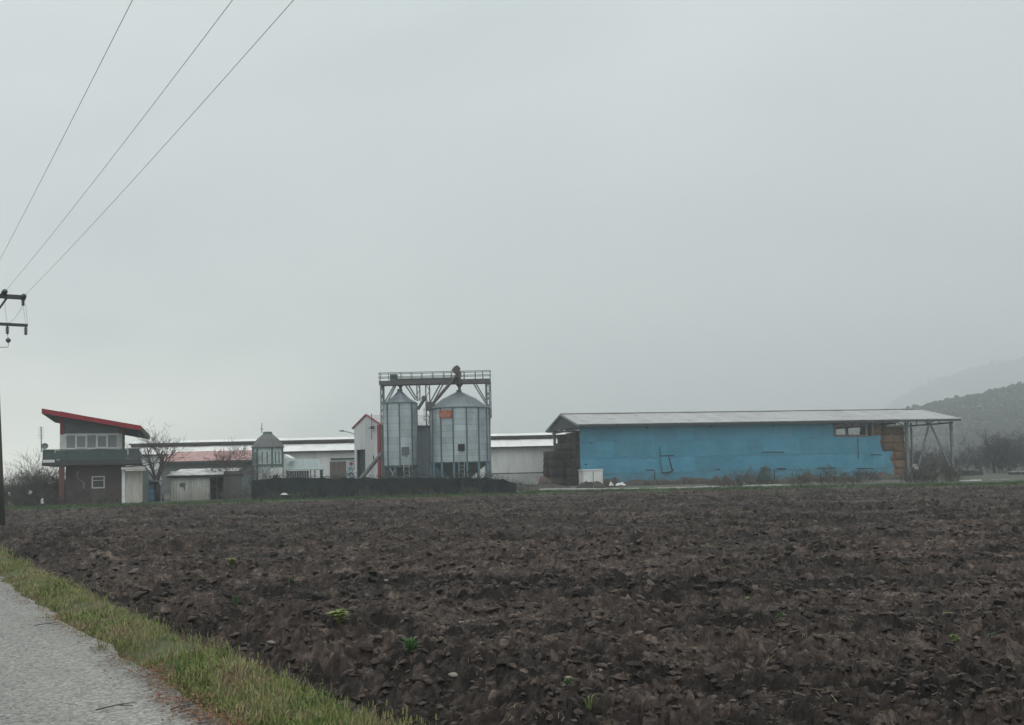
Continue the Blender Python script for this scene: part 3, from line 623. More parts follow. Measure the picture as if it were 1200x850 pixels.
# blue sheeting, panel by panel, with open corner by the bales
rowz = [.05, bf.z(860, 551), bf.z(860, 533), bf.z(860, 514), ze - .2]
ulast = bf.u(1046); n = 20; wp = ulast / n
u0_open = bf.u(978); u2 = bf.u(1034)
for r_ in range(4):
    u = 0.0; k = 0
    while u < ulast - .3:
        wd = wp * rnd.choice((.75, 1.0, 1.0, 1.35)); u1 = min(u + wd, ulast)
        if ulast - u1 < .5: u1 = ulast
        lim = ulast if r_ < 2 else (u2 if r_ == 2 else u0_open)
        if u >= lim - .1: break
        u1 = min(u1, lim)
        za, zb = rowz[r_], rowz[r_+1]; j = lambda a: rnd.uniform(-a, a)
        # a slightly sagging sheet lapped over the one beneath
        nx, nz_ = 4, 3; P_ = []; v0 = -.018*r_ + j(.016)
        bow = rnd.uniform(.0, .05)
        for iz in range(nz_):
            for ix in range(nx):
                fx, fz = ix/(nx-1), iz/(nz_-1)
                P_.append((u - .04 + (u1-u+.07)*fx + j(.012) + (rnd.uniform(-.4,.15) if (u1 >= lim-.01 and ix == nx-1) else 0), v0 - bow*math.sin(math.pi*fx)*math.sin(math.pi*(fz*.8+.1)) - (.012*(1-fz) if r_ else 0), za - (.08 if r_ else 0) + (zb - za + .09)*fz + j(.012)))
        mbp = MB(); mbp.add(P_ + [(a, b2+.03, c) for a, b2, c in P_], [])
        q = nx*nz_
        for iz in range(nz_-1):
            for ix in range(nx-1):
                a = iz*nx+ix; mbp.f += [(a, a+1, a+nx+1, a+nx), (q+a, q+a+nx, q+a+nx+1, q+a+1)]
        for ix in range(nx-1): mbp.f += [(ix, q+ix, q+ix+1, ix+1), (q-nx+ix, q-nx+ix+1, 2*q-nx+ix+1, 2*q-nx+ix)]
        mbp.build('wall_panel', MT['blue'], barn); u = u1; k += 1
# torn flap hanging from the sheeting, dark gaps at its edges
def sheet(pts, v, name, m, th=.03, parent=barn):
    P_ = [bf.uz(px, py, v) for px, py in pts]; return MB().prism(P_, v, v+th).build(name, m, parent)
tag(sheet([(774.5,535),(784,535),(788,552),(777,554.5)], -.24, 'torn_flap', MT['blue']), 'torn flap of blue sheeting hanging loose')
for pts in ([(772.5,524),(773.2,524),(774.6,534),(790,533.3),(790,534.3),(774.0,535.2)], [(783,535),(784,535),(788.6,551),(787.2,551.5)], [(775,554.4),(776,553.8),(786,552.6),(789.6,550.3),(789.6,551.4),(786.5,553.8)],
            [(766.8,553),(767.8,553),(768.3,567),(767,567)], [(757,550.6),(767,550.6),(767,551.6),(757,551.6)], [(893,529.4),(919,529.6),(919,530.7),(893,530.5)], [(839,549.4),(844,549.6),(844,551),(839,550.6)], [(909,549),(921,548.6),(921,550.4),(912,550.6)],
            [(958,548.2),(979,548),(979,549.2),(958,549.4)], [(1004,548.6),(1024,548.8),(1024,549.8),(1004,549.8)], [(1020,532.4),(1033,532.8),(1033,533.8),(1020,533.6)], [(1005,513),(1005.9,513),(1006.4,538),(1005.6,538)], [(968,552),(969,552),(969,560),(968,560)], [(907,551),(908,551),(908,564),(907,564)]):
    sheet(pts, -.27, 'tear', MT['void'], .02)
# framed opening under the eave
fa = [(978,494.5),(1015,494.3),(1015,511),(978,511)]
for a, b_ in ((0,1),(2,3),(3,0)):
    p, q = bf.pt(*fa[a], .05), bf.pt(*fa[b_], .05); MB().bar(p, q, .22).build('opening_frame', MT['browndoor'], barn)
MB().bar(bf.pt(1015,494,.0), bf.pt(1015.5,511,.0), .15).build('opening_frame', MT['steel'], barn)
# ------------------------------------------------------------------ hay bales
def bale_mesh(seed, L_, W_, H_, m):
    import bmesh
    r = random.Random(seed); bm = bmesh.new(); bmesh.ops.create_cube(bm, size=1); bmesh.ops.subdivide_edges(bm, edges=bm.edges[:], cuts=2, use_grid_fill=True)
    for v in bm.verts:
        c = v.co; k = 1 - .06*(max(abs(c.x)+abs(c.y), abs(c.y)+abs(c.z), abs(c.x)+abs(c.z)) > .85)
        v.co = Vector((c.x*L_*k + r.uniform(-.07,.07), c.y*W_*k + r.uniform(-.07,.07), c.z*H_*k*1.06 + r.uniform(-.05,.05)))
    me = bpy.data.meshes.new('hay_bale'); bm.to_mesh(me); bm.free(); me.materials.append(m); me.polygons.foreach_set('use_smooth', [True]*len(me.polygons)); return me
BH = .82
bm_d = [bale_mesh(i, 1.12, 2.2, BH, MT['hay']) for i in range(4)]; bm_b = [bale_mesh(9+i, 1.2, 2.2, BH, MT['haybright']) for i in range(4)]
def bale(u, v, z, me, label, group):
    p = bf.O + bf.e*u + bf.b*v; o = link('hay_bale', me, None, (p.x, p.y, z), (0, rnd.uniform(-.03,.03), bf.a + rnd.uniform(-.07,.07)))
    return tag(o, label, 'hay bale', group)
# stack in the open gable end: the side of the stack faces us between the gable and the blue wall
for col in range(1):
    for v in range(5):
        for lv in range(6):
            if lv == 5 and v in (0, 3): continue
            u_ = .75 + 1.14*col + rnd.uniform(-.10,.10); v_ = 1.1 + 2.22*v
            lab = 'dark hay bale, %s of tall stack, %s' % (('bottom row','second row','third row','fourth row','fifth row','top row')[lv], ('beside the edge of the blue wall','next in from the blue wall','in the middle of the gable end','towards the white barn','at the white barn end')[v])
            bale(u_, v_, BH*(lv+.5), bm_d[(col+v+lv) % 4], lab, 'bales stacked at the gable end')
for k in range(2):
    for lv in range(4):
        bale(-.65 + rnd.uniform(-.08,.08), 7.4 + 2.24*k, BH*(lv+.5), bm_d[(k+lv) % 4], 'dark hay bale, %s of the lower stack, %s' % (('bottom row','second row','third row','top row')[lv], ('half way along the gable','at its white barn end')[k]), 'bales in the lower side stack')
# bales seen through the open corner
for i, px in enumerate((985, 1000, 1022, 1036, 1048)):
    for lv in range(6):
        for v in (1.75,):
            if lv == 5 and i < 2: continue
            u = bf.u(px, v) ; 
            bale(u, v, BH*(lv+.5), bm_b[(i+lv) % 4], 'straw bale at open corner, %s, %s' % (('bottom row','second row','third row','fourth row','fifth row','top row')[lv], ('behind the framed opening','at the edge of the framed opening','just past the framed opening','at the stepped edge of the blue sheets','at the outer end of the stack')[i]), 'bales at the open corner of the barn')
# ------------------------------------------------------------------ cabin with red mono-pitch roof
hf = Frame(77, 68, 19.0); W_ = lambda px, v=0: hf.u(px, v)
cab = thing('farm_house', 'dark two storey farm house with red edged sloping roof and glazed upper room', 'house', hf.O, hf.a)
zf = hf.z(110, 541); uR = W_(143)
wl = MB().box(0, uR, .0, 6.5, -.2, zf).build('lower_wall', MT['housewall'], cab)
slabz0, slabz1 = hf.z(110, 545, -1.3), hf.z(110, 538.5, -1.3)
uL_, uR_ = W_(49, -1.3), W_(164, -1.3)
MB().box(uL_, uR_, -1.3, 7.2, slabz0, slabz1).build('balcony_slab', MT['soffit'], cab)
MB().box(uL_+.05, W_(64,-1.3), -1.33, -1.301, slabz1-.16, slabz1+.02).build('slab_edge', MT['palewhite'], cab)
zp0, zp1 = slabz1 + .02, hf.z(110, 527, -1.3)
for k in range(8): MB().box(uL_+.05 + (uR_-uL_-.05)*k/8, uL_+.05 + (uR_-uL_-.05)*(k+1)/8 - .025, -1.29 - .01*(k % 2), -1.21, zp0, zp1 - .02*rnd.random()).build('parapet_panel', MT['parapet'], cab)
MB().box(uL_+.03, uL_+.11, -1.2, 7.1, zp0, zp1).build('parapet', MT['parapet'], cab)
MB().box(uR_-.11, uR_-.03, -1.2, 7.1, zp0, zp1-.1).build('parapet', MT['parapet'], cab)
MB().box(uL_+.02, uR_+.03, -1.34, -1.16, zp1, zp1+.05).build('parapet_rail', MT['greywall'], cab)
for px, v in ((72.5, -1.05), (140.5, -.12)):
    u = W_(px, v); MB().box(u-.16, u+.16, v-.16, v+.16, -.2, slabz0).build('column', MT['brickred'] if px < 100 else MT['housewall'], cab)
u = W_(72.5); 
# upper room
ua, ub = W_(70, .3), W_(143, .3); zt, zw, zb = 6.6, hf.z(110, 509, .3), hf.z(110, 526.5, .3)
MB().box(ua, ub, .3, 6.2, slabz1, zb).build('upper_wall', MT['cladding'], cab)
zl, zrr = hf.z(70, 482, .3), hf.z(143, 496, .3)
MB().prism([(ua, zw), (ub, zw), (ub, zrr), (ua, zl)], .3, 6.2).build('upper_wall', MT['cladding'], cab)
MB().box(ua, ub, .62, 6.2, zb, zw).build('glazing_back', MT['greywall'], cab)
MB().box(W_(70.6,.27), W_(74.6,.27), .24, .299, zw, hf.z(72,486,.27)).build('corner_trim', MT['red'], cab)
MB().box(W_(139.5,.27), W_(143.4,.27), .24, .299, zw, hf.z(141,499,.27)).build('corner_trim', MT['red'], cab)
MB().box(ua, W_(77,.3), .28, .62, zb, zw).build('white_panel', MT['palewhite'], cab)
MB().box(W_(137.6,.3), ub, .28, .62, zb, zw).build('white_panel', MT['beige'], cab)
MB().box(ua, ub, .25, .30, zb-.06, zb+.06).build('sill', MT['palewhite'], cab)
MB().box(ua, ub, .25, .30, zw-.04, zw+.05).build('head_rail', MT['palewhite'], cab)
wpx = [77.2, 88.6, 101.6, 113, 126, 137.5]
for i in range(5):
    a, b_ = W_(wpx[i], .3), W_(wpx[i+1], .3); t_ = .085 if i in (1, 3) else .04; f = MB(); v0 = .22 if i in (1, 3) else .28
    z0, z1 = zb + .06, zw - .04
    f.box(a, a+t_, v0, .36, z0, z1); f.box(b_-t_, b_, v0, .36, z0, z1); f.box(a+t_, b_-t_, v0, .36, z0, z0+t_); f.box(a+t_, b_-t_, v0, .36, z1-t_, z1)
    fo = f.build('window', MT['palewhite'], cab); MB().box(a+t_, b_-t_, .32, .335, z0+t_, z1-t_).build('pane', MT['glass'], fo)
# roof
v0, v1 = -.9, 8.0
rl, rr_ = hf.pt(50, 480, v0), hf.pt(165, 500, v0)
ru = (rr_ - rl); dz = Vector((0, 0, -.28))
a, b_, c_, d_ = Vector((rl.x, v0, rl.z)), Vector((rr_.x, v0, rr_.z)), Vector((rr_.x + .5, v1, rr_.z - .3)), Vector((rl.x, v1, rl.z - .15))
ro = MB().slab(a, b_, c_, d_, dz).build('roof', MT['soffit'], cab)
f = MB(); o_ = Vector((0, -.05, .05)); f.slab(a + o_, b_ + o_, b_ + Vector((0,.0,.05)), a + Vector((0,.0,.05)), (0,0,-.30)); f.build('fascia', MT['red'], ro)
MB().slab(d_+Vector((-.06,0,.06)), a+Vector((-.06,0,.06)), a+Vector((0,0,.06)), d_+Vector((0,0,.06)), (0,0,-.32)).build('fascia', MT['red'], ro)
MB().slab(a+Vector((0,0,.06)), b_+Vector((0,0,.06)), c_+Vector((0,0,.06)), d_+Vector((0,0,.06)), (0,0,-.055)).build('roof_sheet', MT['red'], ro)
# lower window, pipe, dish, mast
def window(fr, x0, x1, y0, y1, v, parent, frm, pane, t_=.09, name='window'):
    a, b_ = fr.u(x0, v), fr.u(x1, v); xm, ym = (x0+x1)/2, (y0+y1)/2; z1, z0 = fr.z(xm, y0, v), fr.z(xm, y1, v); f = MB()
    f.box(a, a+t_, v-.06, v+.02, z0, z1); f.box(b_-t_, b_, v-.06, v+.02, z0, z1); f.box(a+t_, b_-t_, v-.06, v+.02, z0, z0+t_); f.box(a+t_, b_-t_, v-.06, v+.02, z1-t_, z1)
    f.box(a+t_, b_-t_, v-.05, v+.01, z0+(z1-z0)*.62, z0+(z1-z0)*.62+t_*.6)
    fo = f.build(name, frm, parent); MB().box(a+t_, b_-t_, v-.02, v-.005, z0+t_, z1-t_).build('pane', pane, fo); return fo
window(hf, 107.5, 123, 558, 572.5, -.005, cab, MT['palewhite'], MT['glassdark'])
MB().tube([hf.pt(92,552,-.12), hf.pt(90,558,-.12), hf.pt(92,562,-.12), hf.pt(97.5,565,-.12), hf.pt(98.5,568,-.12), hf.pt(98.2,573,-.12)], .045, 6).build('downpipe', MT['concrete'], cab)
MB().lathe([(.02,0),(.12,.02),(.21,.06),(.22,.07)], 12, hf.pt(52.5,523.5,-1.1), Matrix.Rotation(R(70),3,'X')).build('satellite_dish', MT['greywall'], cab)
b_ = MB(); p = hf.pt(48.6, 530, -1.0); q = hf.pt(48.2, 500, -1.0); b_.tube([p, q], .035, 5)
for k in range(5):
    z = q.z - .1 - .16*k; b_.tube([(q.x-.16, q.y-.1, z), (q.x+.16, q.y+.1, z)], .014, 3)
b_.build('aerial', MT['steel'], cab)
b_ = MB(); b_.tube([hf.pt(52,528,-1.1), hf.pt(52.5,523.5,-1.0)], .03, 5).build('dish_arm', MT['steel'], cab)
# ------------------------------------------------------------------ lean-to and blue tank beside the house
lf = Frame(143, 66.8, 10.0)
lean = thing('lean_to', 'beige lean-to with white post and sagging pale canopy beside the house', 'lean-to', lf.O, lf.a)
MB().box(lf.u(143), lf.u(147), -.06, .06, -.1, lf.z(145,551)).build('post', MT['palewhite'], lean)
MB().box(lf.u(147.2), lf.u(167), .0, .05, -.1, lf.z(157,552)).build('door_sheet', MT['beige'], lean)
MB().box(lf.u(147.2), lf.u(167), .06, 2.4, -.1, lf.z(157,552)-.02).build('side_wall', MT['greywall'], lean)
MB().slab(lf.pt(142,549.5,-.5), lf.pt(170,549.8,-.5), lf.pt(170,547,2.2), lf.pt(142,547,2.2), (0,0,-.08)).build('canopy', MT['concrete'], lean)
gf = Frame(168, 70, 10.0)
gh = thing('tank_shelter', 'pale sheeted lean-to roof over the blue tank by the bare tree', 'shelter', gf.O, gf.a)
MB().slab(gf.pt(167,563.5,0), gf.pt(190,564,0), gf.pt(188,551,2.5), gf.pt(168,551,2.5), (0,0,-.05)).build('roof_sheet', MT['greensheet'], gh)
MB().bar(gf.pt(167,555,-.06), gf.pt(176,563.5,-.06), .08).build('brace', MT['legblue'], gh)
MB().box(gf.u(167), gf.u(190), -.05, .05, gf.z(178,565), gf.z(178,563)).build('beam', MT['steel'], gh)
for px in (167.6, 189): MB().box(gf.u(px)-.05, gf.u(px)+.05, -.05, .05, -.1, gf.z(px,565)).build('post', MT['steel'], gh)
tk = thing('water_tank', 'ribbed blue plastic tank under the pale lean-to roof', 'tank', gf.O, gf.a)
ua, ub = gf.u(168.6,.2), gf.u(182.5,.2); zt = gf.z(175,566.5,.2); r_ = (ub-ua)/2
b_ = MB(); prof = [(0.02, -.05), (r_*.93, -.05)]
for k in range(3):
    z0 = zt*k/3; prof += [(r_*.9, z0+.02), (r_, z0+.10), (r_, z0+zt/3-.1), (r_*.9, z0+zt/3-.02)]
prof += [(r_*.6, zt+.04), (.01, zt+.05)]
b_.lathe(prof, 18, ((ua+ub)/2, .2+r_, 0)); b_.build('tank_body', MT['tank'], tk, True)
MB().lathe([(.01,zt+.12),(.2,zt+.12),(.2,zt+.04)], 10, ((ua+ub)/2, .2+r_, 0)).build('tank_lid', MT['legblue'], tk)
# ------------------------------------------------------------------ rusty white shed
sf = Frame(200, 72, 6.0)
shed = thing('tin_shed', 'low white metal shed with stained tin roof and dark open doorway', 'shed', sf.O, sf.a)
zs = sf.z(223, 557); u1, u2_ = sf.u(246), sf.u(262)
for k in range(2):
    a, b_ = u1*k/2, u1*(k+1)/2 - .02; MB().box(a, b_, 0, .05, -.1, zs).build('wall_sheet', MT['shedwall'], shed)
MB().prism([sf.uz(x, y) for x, y in ((210,567),(213,566),(217.4,566),(217,572),(215.8,576),(214.8,571),(211.5,571.5))], -.012, -.004).build('wall_stain', MT['greywall'], shed)
MB().box(-.05, 0, .051, 4.2, -.1, zs+.3).build('wall_sheet', MT['shedwall'], shed)
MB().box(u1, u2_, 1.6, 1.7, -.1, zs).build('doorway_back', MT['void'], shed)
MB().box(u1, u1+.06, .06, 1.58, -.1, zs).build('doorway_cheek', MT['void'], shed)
for px in (246.5, 254, 262): MB().box(sf.u(px)-.04, sf.u(px)+.04, -.04, .04, -.1, zs).build('post', MT['steel_dark'], shed)
ra, rb = sf.u(195, -.3), sf.u(272, -.3); nsh = 7
rof = link('roof', None, shed)
z0, z1 = sf.z(230, 556.5, -.3), sf.z(230, 549.5, 4.2)
for k in range(nsh):
    wd = (rb-ra)/nsh; m_ = MB(); m_.slab((0,-.3,z0+rnd.uniform(-.02,.02)),(wd-.01,-.3,z0+rnd.uniform(-.02,.02)),(wd-.01,4.3,z1),(0,4.3,z1),(0,0,-.04)); o = m_.build('roof_sheet', MT['tinroof'], rof); o.location = (ra + k*wd, 0, .012*(k % 2))
MB().box(ra, rb, -.22, -.14, z0-.2, z0-.06).build('eave_beam', MT['steel_dark'], shed)
# old wall right of the shed
of = Frame(262, 71, 4.0)
ow = thing('old_wall', 'stained dark purple wall with broken pale plaster beside the shed', 'wall', of.O, of.a)
MB().box(of.u(262.4), of.u(283), 0, .25, -.1, of.z(272,556)).build('wall_face', MT['oldwall'], ow)
MB().box(of.u(283.2), of.u(293), -.03, .22, -.1, of.z(288,559)).build('plaster_panel', MT['greywall'], ow)
MB().box(of.u(262.4), of.u(294.5), -.1, .35, of.z(278,556)+.003, of.z(278,552)).build('coping', MT['oldwall'], ow)
# ------------------------------------------------------------------ hexagonal kiosk
kf = Frame(314, 77, 0.0); kr = (kf.u(332) - kf.u(296))/2
kio = thing('kiosk_tower', 'small pale green six sided tower with pyramid roof and finial', 'tower', kf.O, 0)
ze_, zk0 = kf.z(314, 522), kf.z(314, 548)
def hexpts(r, z, rot=0): return [Vector((r*math.cos(R(60*k+rot)), r*math.sin(R(60*k+rot)), z)) for k in range(6)]
K = Matrix.Identity(3)
for k in range(6):
    a, b_ = hexpts(kr*.94, -.1)[k], hexpts(kr*.94, -.1)[(k+1) % 6]; nrm = ((a+b_)/2).normalized(); nrm.z = 0
    a2, b2 = Vector((a.x,a.y,ze_)), Vector((b_.x,b_.y,ze_))
    MB().slab(a, b_, b2, a2, -nrm*.08).build('wall_panel', MT['kiosk'], kio)
    MB().box(-.06,.06,-.06,.06,-.1,ze_).build('corner_post', MT['kiosktrim'], kio).location = (a.x*1.02, a.y*1.02, 0)
    for fr_ in (.33, .67):
        p = a.lerp(b_, fr_) + nrm*.01; MB().box(-.04,.04,-.04,.04, zk0+.3, ze_-.5).build('mullion', MT['kiosktrim'], kio).location = (p.x, p.y, 0)
    t_ = nrm*.03; MB().slab(Vector((a.x,a.y,zk0+.12))+t_, Vector((b_.x,b_.y,zk0+.12))+t_, Vector((b_.x,b_.y,zk0+.24))+t_, Vector((a.x,a.y,zk0+.24))+t_, nrm*.05).build('band', MT['kiosktrim'], kio)
zr1, zr2 = kf.z(314, 516), kf.z(314, 507.5)
e1, e2, e3 = hexpts(kr*1.08, ze_-.12), hexpts(kr*.74, ze_ + (zr2-ze_)*.45), hexpts(.28, zr2)
kro = link('roof', None, kio)
for k in range(6):
    j = (k+1) % 6; m_ = MB(); th = Vector((0,0,-.07))
    m_.slab(e1[k], e1[j], e2[j], e2[k], th); m_.slab(e2[k], e2[j], e3[j], e3[k], th); m_.build('roof_panel', MT['kioskroof'], kro)
MB().lathe([(.01,zr2+.10),(.34,zr2+.08),(.34,zr2-.05)], 8).build('roof_cap', MT['kiosktrim'], kro)
b_ = MB().tube([(-.45,0,zr2), (-.42,0,zr2+.75)], .03, 4); b_.tube([(-.60,0,zr2+.32), (-.26,0,zr2+.28)], .02, 4); b_.build('finial', MT['steel_dark'], kro)
wpn = MB().box(kf.u(313,-2.0), kf.u(330,-2.0), -2.0, -1.9, -.1, kf.z(321,548,-2.0)); 
cw = thing('whitewashed_panel', 'whitewashed screen wall with a black painted mark below the six sided tower', 'wall', kf.O, 0)
MB().prism([kf.uz(x, y, -2.0) for x, y in ((303,580),(331,580),(331,548),(318,549),(311,556),(303,558))], -2.0, -1.9).build('wall_face', MT['palewhite'], cw)
MB().prism([kf.uz(x, y, -2.02) for x, y in ((319.5,557.5),(323,557),(326.5,553.6),(325,557),(327,558.4),(322.5,560.6),(320,559.6))], -2.02, -2.004).build('painted_mark', MT['void'], cw)
# ------------------------------------------------------------------ long white barn with two tier roof
wf = Frame(145, 104, 3.0)
wb = thing('long_barn', 'long low white barn with two tiered pale sheet roof behind the silos', 'barn', wf.O, wf.a)
WL, WR = wf.u(141), wf.u(668); zev = wf.z(420, 527.5); n = 28; wd = (WR-WL)/n
wm = MB().box(0, wd-.015, 0, .06, -.2, zev-.05).mesh('wall_sheet', MT['whitewall'])
for k in range(n): link('wall_sheet', wm, wb, (WL+k*wd, .006*(k % 2), 0))
MB().box(WL, WR, 9.0, 9.06, -.2, zev-.05).build('rear_wall', MT['whitewall'], wb)
for u in (WL, WR-.06): MB().box(u, u+.06, .07, 8.99, -.2, zev-.05).build('end_wall', MT['whitewall'], wb)
vr = 3.2; zlo = zev; zhi = wf.z(420, 518.3, vr); zcap = wf.z(420, 515.2, vr); ztop = wf.z(420, 512.0, 4.5)
rof = link('roof', None, wb)
def rs(v0, z0, v1, z1): return roof_sheet_mesh(v0, z0, v1, z1, wd-.015, MT['whiteroof'], .05)
m1, m2, m3, m4 = rs(-.45, zlo, vr+.2, zhi), rs(9.45, zlo, 9-vr-.2, zhi), rs(vr-.5, zcap+.02, 4.5, ztop), rs(9-vr+.5, zcap+.02, 4.5, ztop)
for k in range(n):
    for m_ in (m1, m2, m3, m4): link('roof_sheet', m_, rof, (WL+k*wd, 0, .012*(k % 2) + .008*rnd.random()))
MB().box(WL+.05, WR-.05, vr-.05, 9-vr+.05, zhi-.3, zcap-.03).build('ridge_vent', MT['browndoor'], wb)
MB().box(WL, WR, vr-.56, vr-.50, zcap-.13, zcap+.05).build('ridge_fascia', MT['soffit'], wb)
MB().box(WL, WR, -.50, -.455, zlo-.14, zlo).build('gutter', MT['steel_dark'], wb)
MB().box(wf.u(575), WR, -.35, -.30, wf.z(610,555.3), wf.z(610,554)).build('rail', MT['steel_dark'], wb)
# wide door with sliding rail and the painted wall beside it
a, b_ = wf.u(386.5,-.1), wf.u(405.5,-.1); MB().box(a, b_, -.10, -.02, -.1, wf.z(396,541)).build('door', MT['browndoor'], wb)
MB().box(wf.u(387.5,-.1), wf.u(417,-.1), -.16, -.09, wf.z(400,538.6), wf.z(400,537)).build('door_rail', MT['steel_dark'], wb)
a, b_ = wf.u(406.5,-.06), wf.u(418,-.06); gp = MB().box(a, b_, -.06, -.01, -.1, wf.z(412,538.8)).build('painted_panel', MT['galv'], wb)
for pts, m_ in (([(409,543),(412,541.5),(414,544),(411,546.5)],'red'),([(408,549),(412,547),(412.5,549),(409,552)],'tank'),([(412,551),(416,547),(417,548),(413,553)],'legblue'),([(408,556),(411,553),(415,556.5),(413.6,557.5),(411,555),(409,557.5)],'void'),([(413,541),(416.5,541.5),(416,545),(414.5,543.5)],'signink'),([(409,559),(416,558.4),(416,560.6),(410,561)],'tank'),([(414,549.5),(416.8,552),(415.6,554),(413.6,552)],'palewhite')):
    MB().prism([wf.uz(x, y, -.07) for x, y in pts], -.072, -.062).build('paint_mark', MT[m_], gp)
# low building with faded red roof in front of it
pf = Frame(196, 96, 3.0)
pb = thing('low_stable', 'low grey stable with faded red roof behind the bare tree and tower', 'stable', pf.O, pf.a)
PL, PR = pf.u(188), pf.u(303); zpe, zpr = pf.z(250, 540), pf.z(250, 528.7, 4.0); n = 10; wd = (PR-PL)/n
MB().box(PL, PR, 0, 7.9, -.2, zpe-.05).build('wall', MT['greywall'], pb)
rof = link('roof', None, pb); m1, m2 = roof_sheet_mesh(-.4, zpe, 4, zpr, wd-.015, MT['pinkroof']), roof_sheet_mesh(8.4, zpe, 4, zpr, wd-.015, MT['pinkroof'])
for k in range(n):
    for m_ in (m1, m2): link('roof_sheet', m_, rof, (PL+k*wd, 0, .014*(k % 2)))
MB().box(PL, PR, -.45, -.41, zpe-.22, zpe-.02).build('gutter', MT['steel_dark'], pb)
# open lean-to with grey roof and dark boards
qf = Frame(335, 90, 3.0)
ql = thing('open_shelter', 'open boarded shelter with grey sloping sheet roof beside the tower', 'shelter', qf.O, qf.a)
A_, B_, C_, D_ = qf.pt(335.5,550.5,-.3), qf.pt(380,550,-.3), qf.pt(373.5,538,2.6), qf.pt(335.5,538.4,2.6); n = 6
rof = link('roof', None, ql)
for k in range(n):
    t0, t1 = k/n, (k+1)/n - .008; MB().slab(A_.lerp(B_,t0), A_.lerp(B_,t1), D_.lerp(C_,t1), D_.lerp(C_,t0), (0,0,-.05)).build('roof_sheet', MT['galvroof'] if False else MT['greensheet'], rof)
for k in range(9):
    a = qf.u(336 + 2.9*k); b_ = qf.u(336 + 2.9*(k+1)) - .03; MB().box(a, b_, .02*(k % 2), .05+.02*(k % 2), -.1, qf.z(345,551.4)-.05).build('plank', MT['plank'], ql)
for px in (335.8, 364, 369): MB().box(qf.u(px)-.05, qf.u(px)+.05, -.12, -.02, -.1, qf.z(px,551)).build('post', MT['steel'], ql)
MB().box(qf.u(375), qf.u(378.4), -.2, .0, -.1, qf.z(376,550.6)).build('post', MT['steel_dark'], ql)
MB().box(qf.u(378.6), qf.u(386), -.12, -.06, qf.z(380,559.4), qf.z(380,558.4)).build('rail', MT['steel_dark'], ql)
MB().prism([qf.uz(x,y,-.5) for x,y in ((333,532.5),(341,537.3),(333.5,537.6))], -.5, 2).build('roof_corner', MT['whiteroof'], ql)
# ------------------------------------------------------------------ gabled building with red edges
nf = Frame(447, 86, 30.0)
nb = thing('gabled_building', 'pale gabled mill building with red edge trim and dark open doorway beside the silos', 'building', nf.O, nf.a)
# depth of the gable from where its far corner shows
def v_at(fr, px, u=0.0, py=530):
    d = ray(px, py); P = fr.O + fr.e*u; t = (P - CAM).dot(fr.e) / d.dot(fr.e); q = CAM + d*t - fr.O; return q.dot(fr.b), q.z
gv = v_at(nf, 416)[0]; zg = v_at(nf, 447, 0, 497)[1]; va = v_at(nf, 429.5, 0, 487)[0]; zapex = v_at(nf, 429.5, 0, 487)[1]; zg2 = v_at(nf, 416.5, 0, 502)[1]
NL = 8.6; va = gv/2
dv0, dv1, dz_ = v_at(nf, 428.5)[0], v_at(nf, 418.5)[0], v_at(nf, 424, 0, 527)[1]
def gable(name, pts, m, x0, x1, parent):
    n_ = len(pts); b_ = MB(); b_.add([(x0, y, z) for y, z in pts] + [(x1, y, z) for y, z in pts], [tuple(range(n_)), tuple(range(2*n_-1, n_-1, -1))] + [(i, i+n_, (i+1) % n_ + n_, (i+1) % n_) for i in range(n_)]); return b_.build(name, m, parent)
zm = lambda v: zg + (zapex - zg)*(v/va) if v < va else zapex + (zg - zapex)*((v-va)/(gv-va))
gable('gable_wall', [(0,-.2),(dv0,-.2),(dv0,dz_),(dv1,dz_),(dv1,zm(dv1)),(va,zapex),(0,zg)], MT['gablewall'], -.05, 0, nb)
gable('gable_wall', [(dv1,-.2),(gv,-.2),(gv,zg),(dv1,zm(dv1))], MT['gablewall'], -.05, 0, nb)
gable('doorway', [(dv0,-.2),(dv1,-.2),(dv1,dz_),(dv0,dz_)], MT['greenvoid'], .25, .3, nb)  # dark green panel stands in for the shade inside the open doorway
n = 9
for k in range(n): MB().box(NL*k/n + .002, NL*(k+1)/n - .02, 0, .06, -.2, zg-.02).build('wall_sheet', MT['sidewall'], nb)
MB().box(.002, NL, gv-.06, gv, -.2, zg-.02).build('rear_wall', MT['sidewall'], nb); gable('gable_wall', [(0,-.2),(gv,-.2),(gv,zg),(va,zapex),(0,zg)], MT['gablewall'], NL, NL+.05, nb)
rof = link('roof', None, nb)
for k in range(n):
    a, b_ = NL*k/n - .1*(k == 0), NL*(k+1)/n - .015
    MB().slab((a,-.3,zg-.10),(b_,-.3,zg-.10),(b_,va,zapex+.06),(a,va,zapex+.06),(0,0,-.05)).build('roof_sheet', MT['barnroof'], rof); MB().slab((a,va,zapex+.06),(b_,va,zapex+.06),(b_,gv+.3,zg-.10),(a,gv+.3,zg-.10),(0,0,-.05)).build('roof_sheet', MT['barnroof'], rof)
def trim(p, q, w_=.12): MB().bar(p, q, w_).build('red_trim', MT['red'], nb)
trim((-.10,-.3,zg-.08), (-.10,va,zapex+.06)); trim((-.10,va,zapex+.06), (-.10,gv+.3,zg-.08)); MB().box(-.16,-.051,-.12,.42,-.2,zg-.05).build('red_trim', MT['red'], nb)
v_, z_ = v_at(nf, 438.8, 0, 545); z0 = v_at(nf, 438.8, 0, 534)[1]; MB().box(-.09,-.055,v_-.05,v_+.05,z_+.1,z0).build('wall_pipe', MT['void'], nb)
